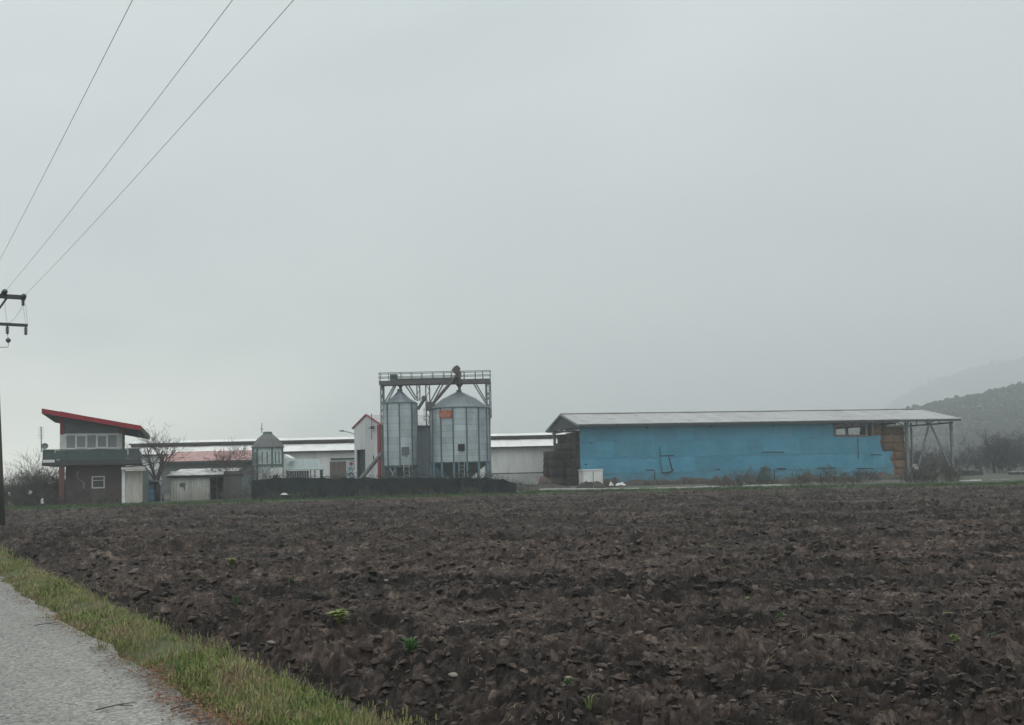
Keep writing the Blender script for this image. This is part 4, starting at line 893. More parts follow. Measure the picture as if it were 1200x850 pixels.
v_, z_ = v_at(nf, 435.5, -.3, 501.2); b_ = MB(); b_.tube([(-.3,v_,z_-1.0),(-.3,v_,z_+1.2)], .03, 4); b_.tube([(-.3,v_-.8,z_+.05),(-.3,v_+.8,z_-.05)], .03, 4); b_.box(-.38,-.2,v_-.28,v_+.1,z_-.12,z_+.12); b_.tube([(-.3,v_,z_-.3),(-.05,v_,z_-.3)], .03, 4); b_.build('wall_bracket', MT['steel_dark'], nb)
b_ = MB(); v_, z_ = v_at(nf, 416.5, 0, 508.5); p0 = Vector((-.05, gv-.05, z_)); p1 = Vector((-.9, gv+.35, z_+.28)); b_.tube([p0, p1], .035, 5)
b_.tube([p1, p1 + Vector((-.35, .15, .01))], [.09, .05], 6); b_.build('wall_lamp', MT['steel'], nb)
# inclined grain auger leaning on it
A_, B_ = at(419, 566, 83.2), at(452, 526, 82.8)
au = thing('grain_auger', 'inclined grey grain auger tube leaning from the dark doorway to the narrow silo', 'auger', (A_.x, A_.y, 0))
MB().tube([A_ - Vector((A_.x,A_.y,0)), B_ - Vector((A_.x,A_.y,0))], .17, 8).build('tube', MT['steel'], au)
MB().lathe([(.05,0),(.32,.45),(.34,.7)], 8, A_ - Vector((A_.x,A_.y,0)) + Vector((0,0,-.5))).build('hopper', MT['steel'], au)
# ------------------------------------------------------------------ silos
def silo(name, label, cx, D, dia_px, y_eave, y_ring, y_top, y_bot, nst, nring, sheetsz):
    c = at(cx, 520, D); t_ = thing(name, label, 'silo', (c.x, c.y, 0)); fr = Frame(cx, D, 0); fr.O = Vector((c.x, c.y, 0))
    r = dia_px/2*D/F; z = lambda py: fr.z(cx, py); z0, z1 = z(y_bot), z(y_eave)
    da = 2*math.pi/nst; seg = 3; nz_ = nring; hz = (z1-z0)/nz_
    b_ = MB(); pts = [(r*math.cos(da*i/seg), r*math.sin(da*i/seg)) for i in range(seg+1)]
    for zz in (0, hz-.012): b_.add([(x, y, zz) for x, y in pts], [])
    for i in range(seg): b_.f.append((i, i+1, seg+1+i+1, seg+1+i))
    me = b_.mesh('wall_sheet', MT['galv']); me.polygons.foreach_set('use_smooth', [True]*seg)
    for k in range(nst):
        for j in range(nz_): link('wall_sheet', me, t_, (0,0,z0+j*hz), (0,0,da*(k+.5*0) + .06))
    b_ = MB().box(r+.004, r+.05, -.055, .055, z0-.02, z1); sm = b_.mesh('stiffener', MT['stiff'])
    for k in range(nst): link('stiffener', sm, t_, (0,0,0), (0,0,da*k+.06))
    MB().lathe([(r-.03,z0),(r-.03,z1)], 32).build('inner_wall', MT['void'], t_)
    zrng, zt = z(y_ring), z(y_top); rr = r*1.03; rm = r*(.56 if nst > 8 else .5); nr_ = nst*2
    rof = link('roof', None, t_); da2 = 2*math.pi/nr_; b_ = MB()
    a0, a1 = 0, da2*.985
    P = lambda q, a, zz: Vector((q*math.cos(a), q*math.sin(a), zz))
    b_.slab(P(rr,a0,z1-.03), P(rr,a1,z1-.03), P(rm,a1,zrng), P(rm,a0,zrng), (0,0,-.05)); b_.slab(P(rm,a0,zrng), P(rm,a1,zrng), P(.12,a1,zt), P(.12,a0,zt), (0,0,-.05))
    b_.add([P(rr,a0-.01,z1), P(rr,a0+.015,z1), P(rm,a0+.02,zrng+.05), P(rm,a0-.015,zrng+.05), P(.12,a0+.03,zt+.04), P(.12,a0-.02,zt+.04)], [(0,1,2,3),(3,2,4,5)])
    rm_ = b_.mesh('roof_panel', MT['galvroof'])
    for k in range(nr_): link('roof_panel', rm_, rof, None, (0,0,da2*k))
    MB().lathe([(rr+.02,z1-.09),(rr+.03,z1-.03),(rr-.02,z1+.0)], 32).build('eave_ring', MT['stiff'], t_)
    MB().lathe([(.2,zt+.12),(.22,zt-.05)], 10).build('roof_cap', MT['stiff'], t_)
    return t_, fr, r, z
def ladder(parent, p0, p1, wd_, m, name='ladder', side=Vector((1,0,0)), cage=False):
    b_ = MB(); p0, p1 = Vector(p0), Vector(p1); s = side*wd_/2; n_ = max(2, int((p1-p0).length/.3))
    b_.tube([p0-s, p1-s], .028, 4); b_.tube([p0+s, p1+s], .028, 4)
    for k in range(n_): q = p0.lerp(p1, (k+.5)/n_); b_.tube([q-s, q+s], .02, 4)
    return b_.build(name, m, parent)
DS = 82
s1, f1, r1, z1_ = silo('grain_silo', 'tall narrow galvanised grain silo with full height ladder beside the gabled building', 469.5, DS, 39.5, 472.5, 466, 458, 545.5, 8, 9, 0)
s2, f2, r2, z2_ = silo('grain_silo', 'wide galvanised grain silo with orange sign and dark hatch', 539.0, DS, 69.0, 478.5, 467.5, 459, 541.5, 14, 9, 0)
def flat(fr, px0, px1, py0, py1, v, name, m, parent, th=.06):
    a, b_ = fr.u(px0, v), fr.u(px1, v); return MB().box(a, b_, v, v+th, fr.z((px0+px1)/2, py1, v), fr.z((px0+px1)/2, py0, v)).build(name, m, parent)
# narrow silo details
ladder(s1, f1.pt(457.5, 545, -r1-.02+.4), f1.pt(457.0, 473, -r1+.38), .42, MT['ladder'])
flat(f1, 471, 480, 524, 533.5, -r1-.06, 'hatch', MT['stiff'], s1)
ladder(s1, f1.pt(476.5, 560, -r1-.2), f1.pt(476, 534, -r1-.14), .42, MT['ladder'])
flat(f1, 463, 471, 468, 470, -r1*.72, 'roof_hatch', MT['stiff'], s1, .3)
MB().lathe([(r1*.95, z1_(545.5)),(r1*.95, z1_(548)),(.25, z1_(558))], 20).build('hopper_cone', MT['silocone'], s1)
for k in range(6):
    a = k*math.pi/3+.3; MB().box(-.06,.06,-.06,.06,-.1,z1_(545.5)).build('leg', MT['stiff'], s1).location = (r1*.97*math.cos(a), r1*.97*math.sin(a), 0)
b_ = MB(); b_.tube([f1.pt(458,560,-r1+.3), f1.pt(463,549,-r1+.2)], .05, 4); b_.tube([f1.pt(462,560,-r1+.3), f1.pt(457,549,-r1+.3)], .05, 4); b_.build('leg_brace', MT['ladder'], s1)
# wide silo details
SA = math.asin(-(539-525)/34.5); sgw = 15.5*DS/F; zz0, zz1 = z2_(491), z2_(482.6)
sg = MB().box(-sgw/2, sgw/2, -r2-.09, -r2*.94, zz0, zz1).build('sign', MT['sign'], s2); sg.rotation_euler = (0,0,SA)
for y0, y1, xs_ in ((.16,.32,[(-.12,.10)]), (.42,.58,[(-.40,-.22),(-.16,.02),(.08,.22),(.28,.42)]), (.70,.82,[(-.34,-.08),(0,.16),(.22,.38)])):
    for a, b_ in xs_: MB().box(sgw*a, sgw*b_, -r2-.10, -r2-.092, zz1-(zz1-zz0)*y1, zz1-(zz1-zz0)*y0).build('lettering', MT['signink'], sg)
flat(f2, 537, 545, 520.5, 528.5, -r2-.1, 'hatch', MT['void'], s2, .1)
ladder(s2, f2.pt(541, 562, -r2-.25), f2.pt(541, 529, -r2-.18), .42, MT['ladder'])
ladder(s2, f2.pt(571.5, 562, -.25), f2.pt(571.8, 478, -.25), .4, MT['ladder'])
MB().lathe([(r2*.97, z2_(541.5)),(r2*.97, z2_(543)),(.3, z2_(566))], 28).build('hopper_cone', MT['silocone'], s2)
for k in range(14):
    a = 2*math.pi/14*k+.06; MB().box(-.075,.075,-.075,.075,-.1,z2_(541.5)).build('leg', MT['legblue'], s2).location = (r2*.98*math.cos(a), r2*.98*math.sin(a), 0)
# ------------------------------------------------------------------ steel gantry with catwalk over the silos
gf_ = Frame(512, DS, 0.0); gz = lambda px, py, v=0: gf_.pt(px, py, v)
ga = thing('silo_gantry', 'tall steel gantry with railed catwalk spanning both silo tops', 'gantry', gf_.O, 0)
uL, uR = gf_.u(446.5), gf_.u(577); zd, zh = gf_.z(512, 447.5), gf_.z(512, 436.5)
MB().box(uL, uR, -.5, .5, zd-.14, zd).build('deck', MT['conveyor'], ga)
MB().box(uL, uR, -.55, -.501, zd-.22, zd+.12).build('edge_beam', MT['conveyor'], ga); MB().box(uL, uR, .501, .55, zd-.22, zd+.12).build('edge_beam', MT['conveyor'], ga)
for v in (-.52, .52):
    b_ = MB(); 
    for z in (zh, (zh+zd)/2+.05): b_.tube([(uL,v,z),(uR,v,z)], .032, 4)
    for px in (446.7, 458, 472, 484, 496, 509, 522, 531, 546, 559, 568, 576.6): u = gf_.u(px); b_.tube([(u,v,zd),(u,v,zh)], .03, 4)
    b_.build('railing', MT['steel_dark'], ga)
for u in (uL, uR):
    b_ = MB()
    for z in (zh, (zh+zd)/2+.05): b_.tube([(u,-.52,z),(u,.52,z)], .032, 4)
    b_.build('railing', MT['steel_dark'], ga)
def lattice(px, ybot, wpx=3.6, v=0.0):
    b_ = MB(); p0, p1 = gz(px-wpx/2, ybot, v), gz(px+wpx/2, ybot, v); q0, q1 = Vector((p0.x, v, zd-.1)), Vector((p1.x, v, zd-.1))
    b_.bar(p0, q0, .09); b_.bar(p1, q1, .09); n_ = max(3, int((q0.z-p0.z)/.55))
    for k in range(n_):
        a, c = (p0, p1) if k % 2 else (p1, p0); d, e = (q0, q1) if k % 2 else (q1, q0)
        b_.bar(a.lerp(d, k/n_), c.lerp(e, (k+1)/n_), .05)
    return b_.build('post', MT['steel'], ga)
lattice(448.5, 478); lattice(490.5, 470, 3.4); lattice(503, 560, 4.5, .4); lattice(573.5, 562, 4.0, .5); lattice(449, 562, 2.6, .7); lattice(573.5, 490, 4.4, -.3)
for (x0,y0,x1,y1) in ((463,450,451,471),(465,450,453.5,472),(474,450,487,469),(478,450,490,470),(516,450,504,472),(519.5,450,507,473),(555,450,571,476),(558,450,574,478)):
    MB().bar(gz(x0,y0,-.3), gz(x1,y1,-.3), .10).build('brace', MT['steel'], ga)
MB().box(gf_.u(460), gf_.u(467.5), -.45, .3, gf_.z(463,447), gf_.z(463,439.5)).build('motor_box', MT['gearbox'], ga)
# conveyor along the deck, with drop spouts
cv = thing('top_conveyor', 'dark conveyor trough on the catwalk with spouts dropping to both silos', 'conveyor', gf_.O, 0)
MB().box(gf_.u(468), gf_.u(541.5), -.32, .32, zd+.01, gf_.z(505,443.4)).build('trough', MT['conveyor'], cv)
for px, yt in ((469.3, 458), (538.3, 459)):
    p = gz(px, 452, -.0); b_ = MB(); b_.lathe([(.11, gf_.z(px, yt+.6)), (.12, gf_.z(px, 454)), (.30, gf_.z(px, 450.5)), (.30, zd-.14)], 10, (p.x, 0, 0)); b_.build('spout', MT['conveyor'], cv)
el = thing('bucket_elevator', 'dark inclined elevator tube rising past the catwalk to a hooded head', 'elevator', gf_.O, 0)
pa, pb_ = gz(505, 476, -.75), gz(538, 437, -.75)
MB().tube([pa, pb_], .13, 8).build('tube', MT['conveyor'], el)
hd = MB(); p = gz(535.5, 434.5, -.75); hd.prism([(p.x-.42,p.z+.02),(p.x-.22,p.z+.30),(p.x+.06,p.z+.42),(p.x+.28,p.z+.18),(p.x+.12,p.z-.2),(p.x-.18,p.z-.26)], p.y-.25, p.y+.25); hd.box(p.x+.08, p.x+.34, p.y-.2, p.y+.2, p.z-.55, p.z-.1); hd.build('head', MT['conveyor'], el)
q = gz(538.6, 437, -.62); MB().tube([q, (q.x, q.y, zd-.3)], .09, 6).build('drop_pipe', MT['conveyor'], el)
b_ = MB(); b_.box(pa.x-.35, pa.x+.3, -1.0, -.35, gf_.z(505,482), gf_.z(505,472)); b_.build('boot', MT['conveyor'], el)
p = gz(497, 467, -.4); b_ = MB(); b_.tube([gz(489.5,480,-.4), gz(498.5,466,-.4)], .13, 8); b_.lathe([(.02,-.22),(.2,-.2),(.24,0),(.2,.2),(.02,.22)], 8, p, Matrix.Rotation(R(90),3,'X')); b_.build('feeder_tube', MT['conveyor'], el)
b_ = MB(); 
for y in (480, 488, 492): b_.tube([gz(496,y,.2), gz(504,y,.2)], .03, 4)
b_.tube([gz(497,478,.2), gz(497,494,.2)], .03, 4); b_.build('landing_rail', MT['ladder'], ga)
# ------------------------------------------------------------------ dark screening fence
ff = Frame(262, 67.5, 1.0)
fe = thing('screen_fence', 'long dark netting fence in front of the silos and tower', 'fence', ff.O, ff.a)
fx = [295, 322, 350, 378, 405, 432, 460, 488, 516, 544, 568, 590, 604]
fy = lambda x: 562.5 if x < 320 else (559.6 if x < 570 else (561.5 if x < 600 else 566))
for i in range(len(fx)-1):
    a, b_ = ff.u(fx[i]), ff.u(fx[i+1]); zt0, zt1 = ff.z(fx[i], fy(fx[i])), ff.z(fx[i+1], fy(fx[i+1])); nn = 6; b2 = MB()
    P_ = []
    for k in range(nn+1):
        t = k/nn; u = a + (b_-a-.02)*t; y = -.06*math.sin(math.pi*t) + rnd.uniform(-.02,.02); zt = zt0 + (zt1-zt0)*t - .07*math.sin(math.pi*t) + rnd.uniform(-.03,.03); P_ += [(u,y,-.15),(u,y+.03,zt*.5),(u,y,zt),(u,y+.05,-.15),(u,y+.08,zt*.5),(u,y+.05,zt)]
    b2.add(P_, [])
    for k in range(nn):
        s = k*6; b2.f += [(s,s+6,s+7,s+1),(s+1,s+7,s+8,s+2),(s+3,s+4,s+10,s+9),(s+4,s+5,s+11,s+10),(s+2,s+8,s+11,s+5)]
    b2.build('netting_panel', MT['netting'], fe)
for x in fx: u = ff.u(x); MB().box(u-.05, u+.05, .1, .2, -.2, ff.z(x, fy(x))).build('post', MT['steel_dark'], fe)
# ------------------------------------------------------------------ utility pole and lines
G = gnd(1.0, 620); PB = Vector((G.x, G.y, -.3)); DP = G.y
NV = Vector((RN[0], RN[1], 0)); UV = Vector((RU[0], RU[1], 0))
up = thing('utility_pole', 'dark wooden power pole with two crossarms and insulators in the field beside the road', 'utility pole', (G.x, G.y, 0))
def pz(px, py): p = at(px, py, DP); return p.z
ztop = pz(0, 339); lean_ = Vector((-.36, 0, 0))
ax = lambda z: Vector((0, 0, z)) + lean_ * (z/ztop)
MB().tube([ax(-.3), ax(2), ax(5), ax(ztop)], [.15,.14,.12,.095], 10).build('shaft', MT['wood'], up, True)
za, zb_ = pz(15, 346), pz(15, 379)
def armx(px, py):           # distance along the arm so that it ends where the photo shows
    d = ray(px, py); c = G + ax(za); t = (Vector((c.x,c.y,0)) - Vector((CAM.x,CAM.y,0))).dot(UV) / Vector((d.x,d.y,0)).dot(UV); q = CAM + d*t; return (q - Vector((c.x,c.y,q.z))).dot(NV)
xa, xb = armx(30, 346), armx(31, 379)
for z, x, hh in ((za, xa, .075), (zb_, xb, .05)):
    c = ax(z); b_ = MB(); P_, Q_ = c - NV*x*1.1, c + NV*x; s = UV*.06
    b_.slab(P_-s+Vector((0,0,hh)), Q_-s+Vector((0,0,hh)), Q_+s+Vector((0,0,hh)), P_+s+Vector((0,0,hh)), (0,0,-2*hh)); b_.build('crossarm', MT['steel_dark'], up)
for sg_ in (-1, 1): MB().bar(ax(za-.75), ax(za-.06) + NV*sg_*xa*.42, .05).build('brace', MT['steel_dark'], up)
ins = MB(); ins.lathe([(.015,.02),(.03,.02),(.03,-.03),(.075,-.05),(.03,-.08),(.075,-.12),(.03,-.15),(.075,-.19),(.03,-.22),(.07,-.26),(.02,-.30)], 10); insm = ins.mesh('insulator', MT['porcelain'], True)
lows = [ax(zb_) + NV*x + Vector((0,0,-.05)) for x in (armx(7.3,379), xb-.06, -xb*.95, -armx(7.3,379))]
for p in lows: link('insulator', insm, up, p)
din = MB(); din.lathe([(.02,0),(.11,.02),(.13,.07),(.05,.10),(.11,.13),(.13,.18),(.04,.22),(.03,.30)], 10, (0,0,0), Matrix.Rotation(R(90),3,'X') ); dinm = din.mesh('insulator', MT['porcelain'], True)
# strain insulators facing the span, three on the upper arm
tops = [ax(za) + NV*(xa-.08) + Vector((0,0,.02)), ax(za) + NV*armx(5, 346) + Vector((0,0,.14)), ax(za) + NV*armx(-22, 346) + Vector((0,0,.02))]
for p in tops: link('insulator', dinm, up, p - UV*.06, (0, 0, RA)).scale = (.72,)*3; link('insulator', dinm, up, p + UV*.06, (0, 0, RA + math.pi)).scale = (.72,)*3
link('insulator', insm, up, tops[0] + Vector((0,0,-.02)), None)
def sagw(p, q, s, r=.007, n=8): return MB().tube([Vector(p).lerp(Vector(q), k/n) + Vector((0,0,-s*4*(k/n)*(1-k/n))) for k in range(n+1)], r, 4)
d0 = tops[0] + Vector((0,0,-.28))
for p, q, s in ((d0, lows[1]+Vector((.0,0,.08)), .02), (d0 + NV*.08, lows[1] + NV*.06 + Vector((0,0,.08)), -.03), (d0, lows[0]+Vector((0,0,.08)), .12), (tops[1]+Vector((0,0,-.1)), lows[0]+Vector((0,0,.08)), .14)): sagw(p, q, s).build('jumper_wire', MT['wire'], up)
bp_ = ax(pz(7.5, 398)) + NV*armx(7.5, 398); MB().lathe([(.01,.09),(.065,.06),(.09,0),(.065,-.06),(.01,-.09)], 10, bp_).build('arrester', MT['porcelain'], up, True)
b_ = MB(); b_.tube([lows[0]+Vector((0,0,-.28)), bp_], .008, 4); b_.tube([bp_, bp_+Vector((0,0,-.24)), ax(bp_.z-.27)], .012, 4); b_.build('drop_wire', MT['steel_dark'], up)
WD = Vector((math.sin(R(32)), -math.cos(R(32)), 0))
for i, (p, lab) in enumerate(zip(tops, ('thin overhead power line fixed to the road-edge end of the crossarm', 'thin overhead power line fixed at the top of the pole', 'thin overhead power line running highest up the edge of the picture'))):
    s = Vector((G.x, G.y, 0)) + p - UV*.35; Ls = 72; b_ = MB(); n = 40; k_ = (.6, .6, .4)[i]
    WD = [Vector((math.sin(R(a)), -math.cos(R(a)), 0)) for a in (31.85, 31.9, 31.15)][i]
    b_.tube([s + WD*Ls*t + Vector((0,0,-k_*4*t*(1-t))) for t in [j/n for j in range(n+1)]], .005, 5)
    tag(b_.build('power_line', MT['wire']), ('overhead power line tied to the roadside end of the upper crossarm', 'overhead power line tied to the middle of the upper crossarm at the pole top', 'overhead power line from the hidden end of the crossarm, steepest of the three wires')[i], 'power line', 'power lines over the road')
# ------------------------------------------------------------------ bare trees and shrubs
def grow(mb, p, d, L_, r, depth, rg, n=4, up=.12, tw=.011, spread=.6, kids=(2,4)):
    pts = [p]; rs = [r]; seg = 3
    for k in range(seg):
        d = (d + Vector((rg.gauss(0,.16), rg.gauss(0,.16), rg.gauss(0,.10)+up*.5))).normalized(); p = p + d * L_/seg; pts.append(p); rs.append(max(r*(1-.45*(k+1)/seg), tw*.6))
    mb.tube(pts, rs, n if r > .03 else 3, cap=False)
    if depth == 0: return
    for k in range(rg.randint(*kids)):
        t = rg.uniform(.35, 1.0); q = pts[0].lerp(pts[-1], t) if t < .99 else pts[-1]
        i = min(int(t*seg), seg-1); q = pts[i].lerp(pts[i+1], t*seg - i)
        nd = (d + Vector((rg.gauss(0,spread), rg.gauss(0,spread), rg.gauss(0,spread*.6)+up))).normalized()
        grow(mb, q, nd, L_*rg.uniform(.55,.85), max(rs[i]*.62, tw*.8), depth-1, rg, n, up, tw, spread, kids)
def bare_tree(name, label, base, h, seed, lean=(0,0), trunk_h=.3, r=.16, depth=5, m='twig', spread=.55, limbs=6, group=None, tw=.011, kids=(2,4), cat='tree'):
    rg = random.Random(seed); t_ = thing(name, label, cat, base, 0, group); tb = MB(); cb = MB()
    top = Vector((lean[0]*h*trunk_h, lean[1]*h*trunk_h, h*trunk_h))
    tb.tube([Vector((0,0,-.2)), top*.5 + Vector((rg.uniform(-.05,.05),0,0)), top], [r*1.25, r, r*.85], 8)
    for k in range(limbs):
        a = k/limbs*6.28 + rg.uniform(-.4,.4); d = Vector((math.cos(a)*spread, math.sin(a)*spread, rg.uniform(.7,1.2))).normalized()
        grow(cb, top*rg.uniform(.7,1), d, h*(.36 if cat == 'tree' and trunk_h > .25 else .30)*rg.uniform(.8,1.15), r*.33, depth-1, rg, 5, .10, tw, spread, kids)
    tb.build('trunk', MT['bark'], t_, True); cb.build('crown', MT[m], t_); return t_
def shrub(name, label, base, w_, h, seed, m='bramble', stems=26, depth=2, group=None, tw=.009, cat='shrub', leaves=0, lm='leafgreen'):
    rg = random.Random(seed); t_ = thing(name, label, cat, base, 0, group); b_ = MB()
    for k in range(stems):
        a = rg.uniform(0,6.28); q = rg.random()**.6; p = Vector((math.cos(a)*q*w_*.42, math.sin(a)*q*w_*.3, -.1))
        d = Vector((math.cos(a)*q*.7+rg.gauss(0,.25), math.sin(a)*q*.5+rg.gauss(0,.25), 1.0)).normalized()
        grow(b_, p, d, h*rg.uniform(.35,.75)*(1.1-.45*q), .018, depth, rg, 3, .05, tw, .5, (2,4))
    b_.build('stems', MT[m], t_)
    if leaves:
        lb = MB()
        for k in range(leaves):
            a = rg.uniform(0,6.28); q = rg.random()**.5; z = rg.random()**.8; rr = q*w_*.5*(1-.5*z*z); p = Vector((math.cos(a)*rr, math.sin(a)*rr*.8, .05+z*h*(.85+.2*rg.random())))
            u = Vector((rg.gauss(0,1),rg.gauss(0,1),rg.gauss(0,1))).normalized(); v = u.orthogonal().normalized(); s = rg.uniform(.03,.07)
            lb.add([p-u*s, p-v*s*.5, p+u*s, p+v*s*.5], [(0,1,2,3)])
        lo = lb.build('foliage', MT[lm], t_)
    return t_
def g0(px, py, Y=None, z=0.0):
    p = gnd(px, py, z) if Y is None else at(px, 560, Y); return (p.x, p.y, z)
bare_tree('bare_tree', 'bare branching tree with thick dark trunk between the house and the white shed', g0(189, 585, 70.5), 5.4, 3, lean=(-.25,0), trunk_h=.30, r=.23, depth=5, m='twig', spread=.72, limbs=8, tw=.007, kids=(2,4))
bare_tree('bare_tree', 'small thin bare tree standing behind the tin shed roof and old wall', g0(262, 580, 74), 3.9, 8, lean=(.1,0), trunk_h=.35, r=.08, depth=5, spread=.8, limbs=7, m='bramble', tw=.011)
shrub('bramble_bush', 'tangled bare bush hanging over the old wall next to the tower', g0(287, 580, 73.5), 3.4, 3.0, 5, stems=22, depth=3)
# brambles left of the house
for i, (px, Y, w_, h, m, lb) in enumerate(((12, 66, 3.0, 1.7, 'bramble', 'low bare bramble bush next to the power pole'), (32, 67, 3.2, 2.0, 'bramble', 'dense dark bramble thicket between the pole and the house'), (50, 69, 2.8, 2.9, 'twig', 'taller bare bush with pale twigs under the house balcony'), (64, 71, 2.2, 2.6, 'twig', 'bare bush growing behind the red column of the house'), (22, 80, 4.0, 2.4, 'bramble', 'far bare thicket behind the brambles by the pole'), (41, 64.5, 2.6, 1.1, 'bramble', 'low dark scrub in front of the thicket by the house'))):
    shrub('bramble_bush', lb, g0(px, 560, Y), w_, h, 30+i, m, 48, 3)
for i, (px, py, Y) in enumerate(((10.5, 580, 65), (49.5, 586.5, 63), (35, 576.5, 64.5))):
    p = at(px, py, Y); mbp = MB(); rg = random.Random(i)
    pts = [Vector((rg.uniform(-.14,.14), rg.uniform(-.06,.06), rg.uniform(-.2,.2))) for k in range(10)]
    for k in range(8): mbp.add([pts[k], pts[k+1], pts[k+2]], [(0,1,2)])
    tag(link('plastic_scrap', mbp.mesh('plastic_scrap', MT['plastic']), None, p), ('scrap of white plastic caught low in the brambles by the pole', 'white plastic scrap on the ground under the house balcony', 'white plastic scrap caught on top of the dark thicket')[i], 'plastic scrap', 'scraps of white plastic in the brambles')
shrub('weed_bush', 'tall dry weeds and junk stalks against the dark house wall', g0(88, 590, 66.5), 2.0, 1.5, 71, 'bramble', 26, 2, cat='weeds')
shrub('weed_bush', 'dark leafy weeds below the small lower house window', g0(119, 588, 66.8), 2.2, .8, 72, 'bramble', 26, 2, cat='weeds', leaves=160)
shrub('weed_bush', 'low dark weeds at the foot of the old wall', g0(272, 588, 69), 3.2, .8, 73, 'bramble', 30, 2, cat='weeds', leaves=200)
# heaps, rubbish, low scrub in front of the barn
def heap(name, label, px, Y, w_, dpt, h, m, seed, cat='heap', group=None):
    rg = np.random.default_rng(seed); nu, nv = 18, 10; p = at(px, 560, Y)
    u = np.linspace(-1, 1, nu); v = np.linspace(-1, 1, nv); U, V = np.meshgrid(u, v); rr = np.clip(1-(np.abs(U)**2.2+np.abs(V)**2.2), 0, 1)
    Z = h*rr**.6*(.75+.7*(fbm(U*2.2+seed, V*2.2, seed, 4)+.3)) - .12
    me = grid_mesh(name, U*w_/2 + .05*vno(U*9, V*9, seed), V*dpt/2, Z, MT[m], smooth=False); return tag(link(name, me, None, (p.x, p.y, 0)), label, cat, group)
heap('earth_heap', 'brown earth bank tailing off from the end of the netting fence', 592, 72, 5.5, 3, .55, 'rubbish', 3)
heap('earth_heap', 'low dark green bank in front of the hay stack', 628, 82, 6.0, 3, .45, 'rubbish', 4)
heap('rubble_heap', 'reddish rubble heap against the hay stack by the white barn', 639, 89, 1.6, 2, .95, 'orangeheap', 5)
heap('earth_heap', 'dark rubbish heap in front of the white box by the hay stack', 692, 82, 2.6, 1.6, .55, 'rubbish', 7)
heap('earth_heap', 'reddish brown earth heap beside the white box', 714, 86, 2.2, 1.6, .85, 'rubbish', 8)
heap('earth_heap', 'long low earth bank along the foot of the blue barn', 750, 87, 8.0, 1.6, .55, 'rubbish', 9)
heap('earth_heap', 'dark earth bank below the torn flap of the barn', 816, 88, 5.5, 1.6, .6, 'rubbish', 10)
heap('earth_heap', 'flat topped brown heap left of the green shrub', 845, 84, 2.4, 1.6, .7, 'rubbish', 11)
heap('earth_heap', 'broad brown heap beside the dark bush at the barn', 924, 83, 3.2, 2.0, .55, 'rubbish', 12)
heap('earth_heap', 'tall dark heap topped with boards by the barn', 948, 87, 2.6, 1.8, .8, 'rubbish', 13)
heap('earth_heap', 'rounded scrub covered heap near the open barn corner', 982, 84, 3.6, 2.2, .7, 'rubbish', 14)
heap('earth_heap', 'low earth heap at the foot of the straw bales', 1035, 90, 4.5, 2.2, .6, 'rubbish', 15)
for i, (px, Y, w_, h, m, lv, lb) in enumerate(((897, 81, 1.3, 1.35, 'bramble', 900, 'rounded dark green shrub against the blue barn'), (866, 80, 1.8, 1.5, 'twig', 0, 'thin pale bare shrub beside the flat topped heap'), (884, 82, 1.4, 1.6, 'brownbrush', 0, 'bare upright shrub beside the round green shrub'), (940, 78, 1.9, 1.2, 'bramble', 260, 'dark bush among the heaps before the barn'),
        (862, 76, 2.6, .8, 'bramble', 0, 'low dark scrub at the field edge before the flat topped heap'), (975, 79, 2.6, 1.1, 'bramble', 200, 'low tangled bush at the field edge near the open corner of the barn'), (1010, 82, 2.6, 1.1, 'brownbrush', 60, 'low dry bush in front of the straw bales'), (1000, 75, 2.0, .7, 'bramble', 80, 'small low scrub on the turf before the straw bales'),
        (1082, 74, 2.6, 1.35, 'bramble', 0, 'dense dark bramble below the barn brace'), (1102, 73, 2.6, 1.5, 'bramble', 0, 'dense dark bramble at the foot of the end post of the barn'), (1068, 76, 2.0, 1.1, 'bramble', 0, 'low bramble at the foot of the twin posts of the barn'), (1117, 76, 1.6, 1.3, 'bramble', 60, 'dark bramble beside the end post of the barn'),
        (720, 84, 1.8, .7, 'bramble', 60, 'low dark scrub beside the white plastic heap'), (765, 85, 2.0, .7, 'bramble', 80, 'low weeds under the torn flap of the barn'), (800, 86, 2.2, .8, 'brownbrush', 0, 'low dry weeds along the blue wall'), (610, 78, 3.0, .7, 'bramble', 160, 'low green weeds past the end of the netting fence'), (650, 84, 2.6, .8, 'bramble', 160, 'low weeds at the foot of the hay stack'))):
    shrub('low_shrub', lb, g0(px, 560, Y), w_, h, 100+i, m, 34 if h > 1 else 24, 2 if w_ < 2.5 else 3, None, .009, 'shrub', lv)
for i, (px, w_, h, m, lv, lb) in enumerate(((318, 2.0, .55, 'twig', 60, 'pale dry weeds at the foot of the fence below the tower'), (352, 2.2, .45, 'bramble', 160, 'low green weeds at the fence foot below the open shelter'), (392, 1.8, .5, 'brownbrush', 0, 'dry stalks against the fence below the brown barn door'), (432, 2.6, .7, 'twig', 30, 'pale dry bush against the fence below the red edged gable'), (474, 2.0, .5, 'bramble', 60, 'dark weeds at the fence foot below the narrow silo'), (508, 1.8, .6, 'twig', 0, 'pale stalks at the fence between both silos'), (548, 2.2, .55, 'bramble', 160, 'low weeds at the fence foot below the wide silo'), (579, 2.8, 1.35, 'bramble', 120, 'dark bush hanging over the low end of the fence'), (598, 2.6, 1.0, 'bramble', 100, 'dark low bush just past the end of the fence'))):
    shrub('weed_bush', lb, g0(px, 560, 66.6 if px < 570 else 68.8), w_, h, 500+i, m, 26, 2, None, .009, 'weeds', lv)
MT['hedgeleaf'] = mk('dark_hedge_leaves', (.014,.022,.022), .8, .4, 4)
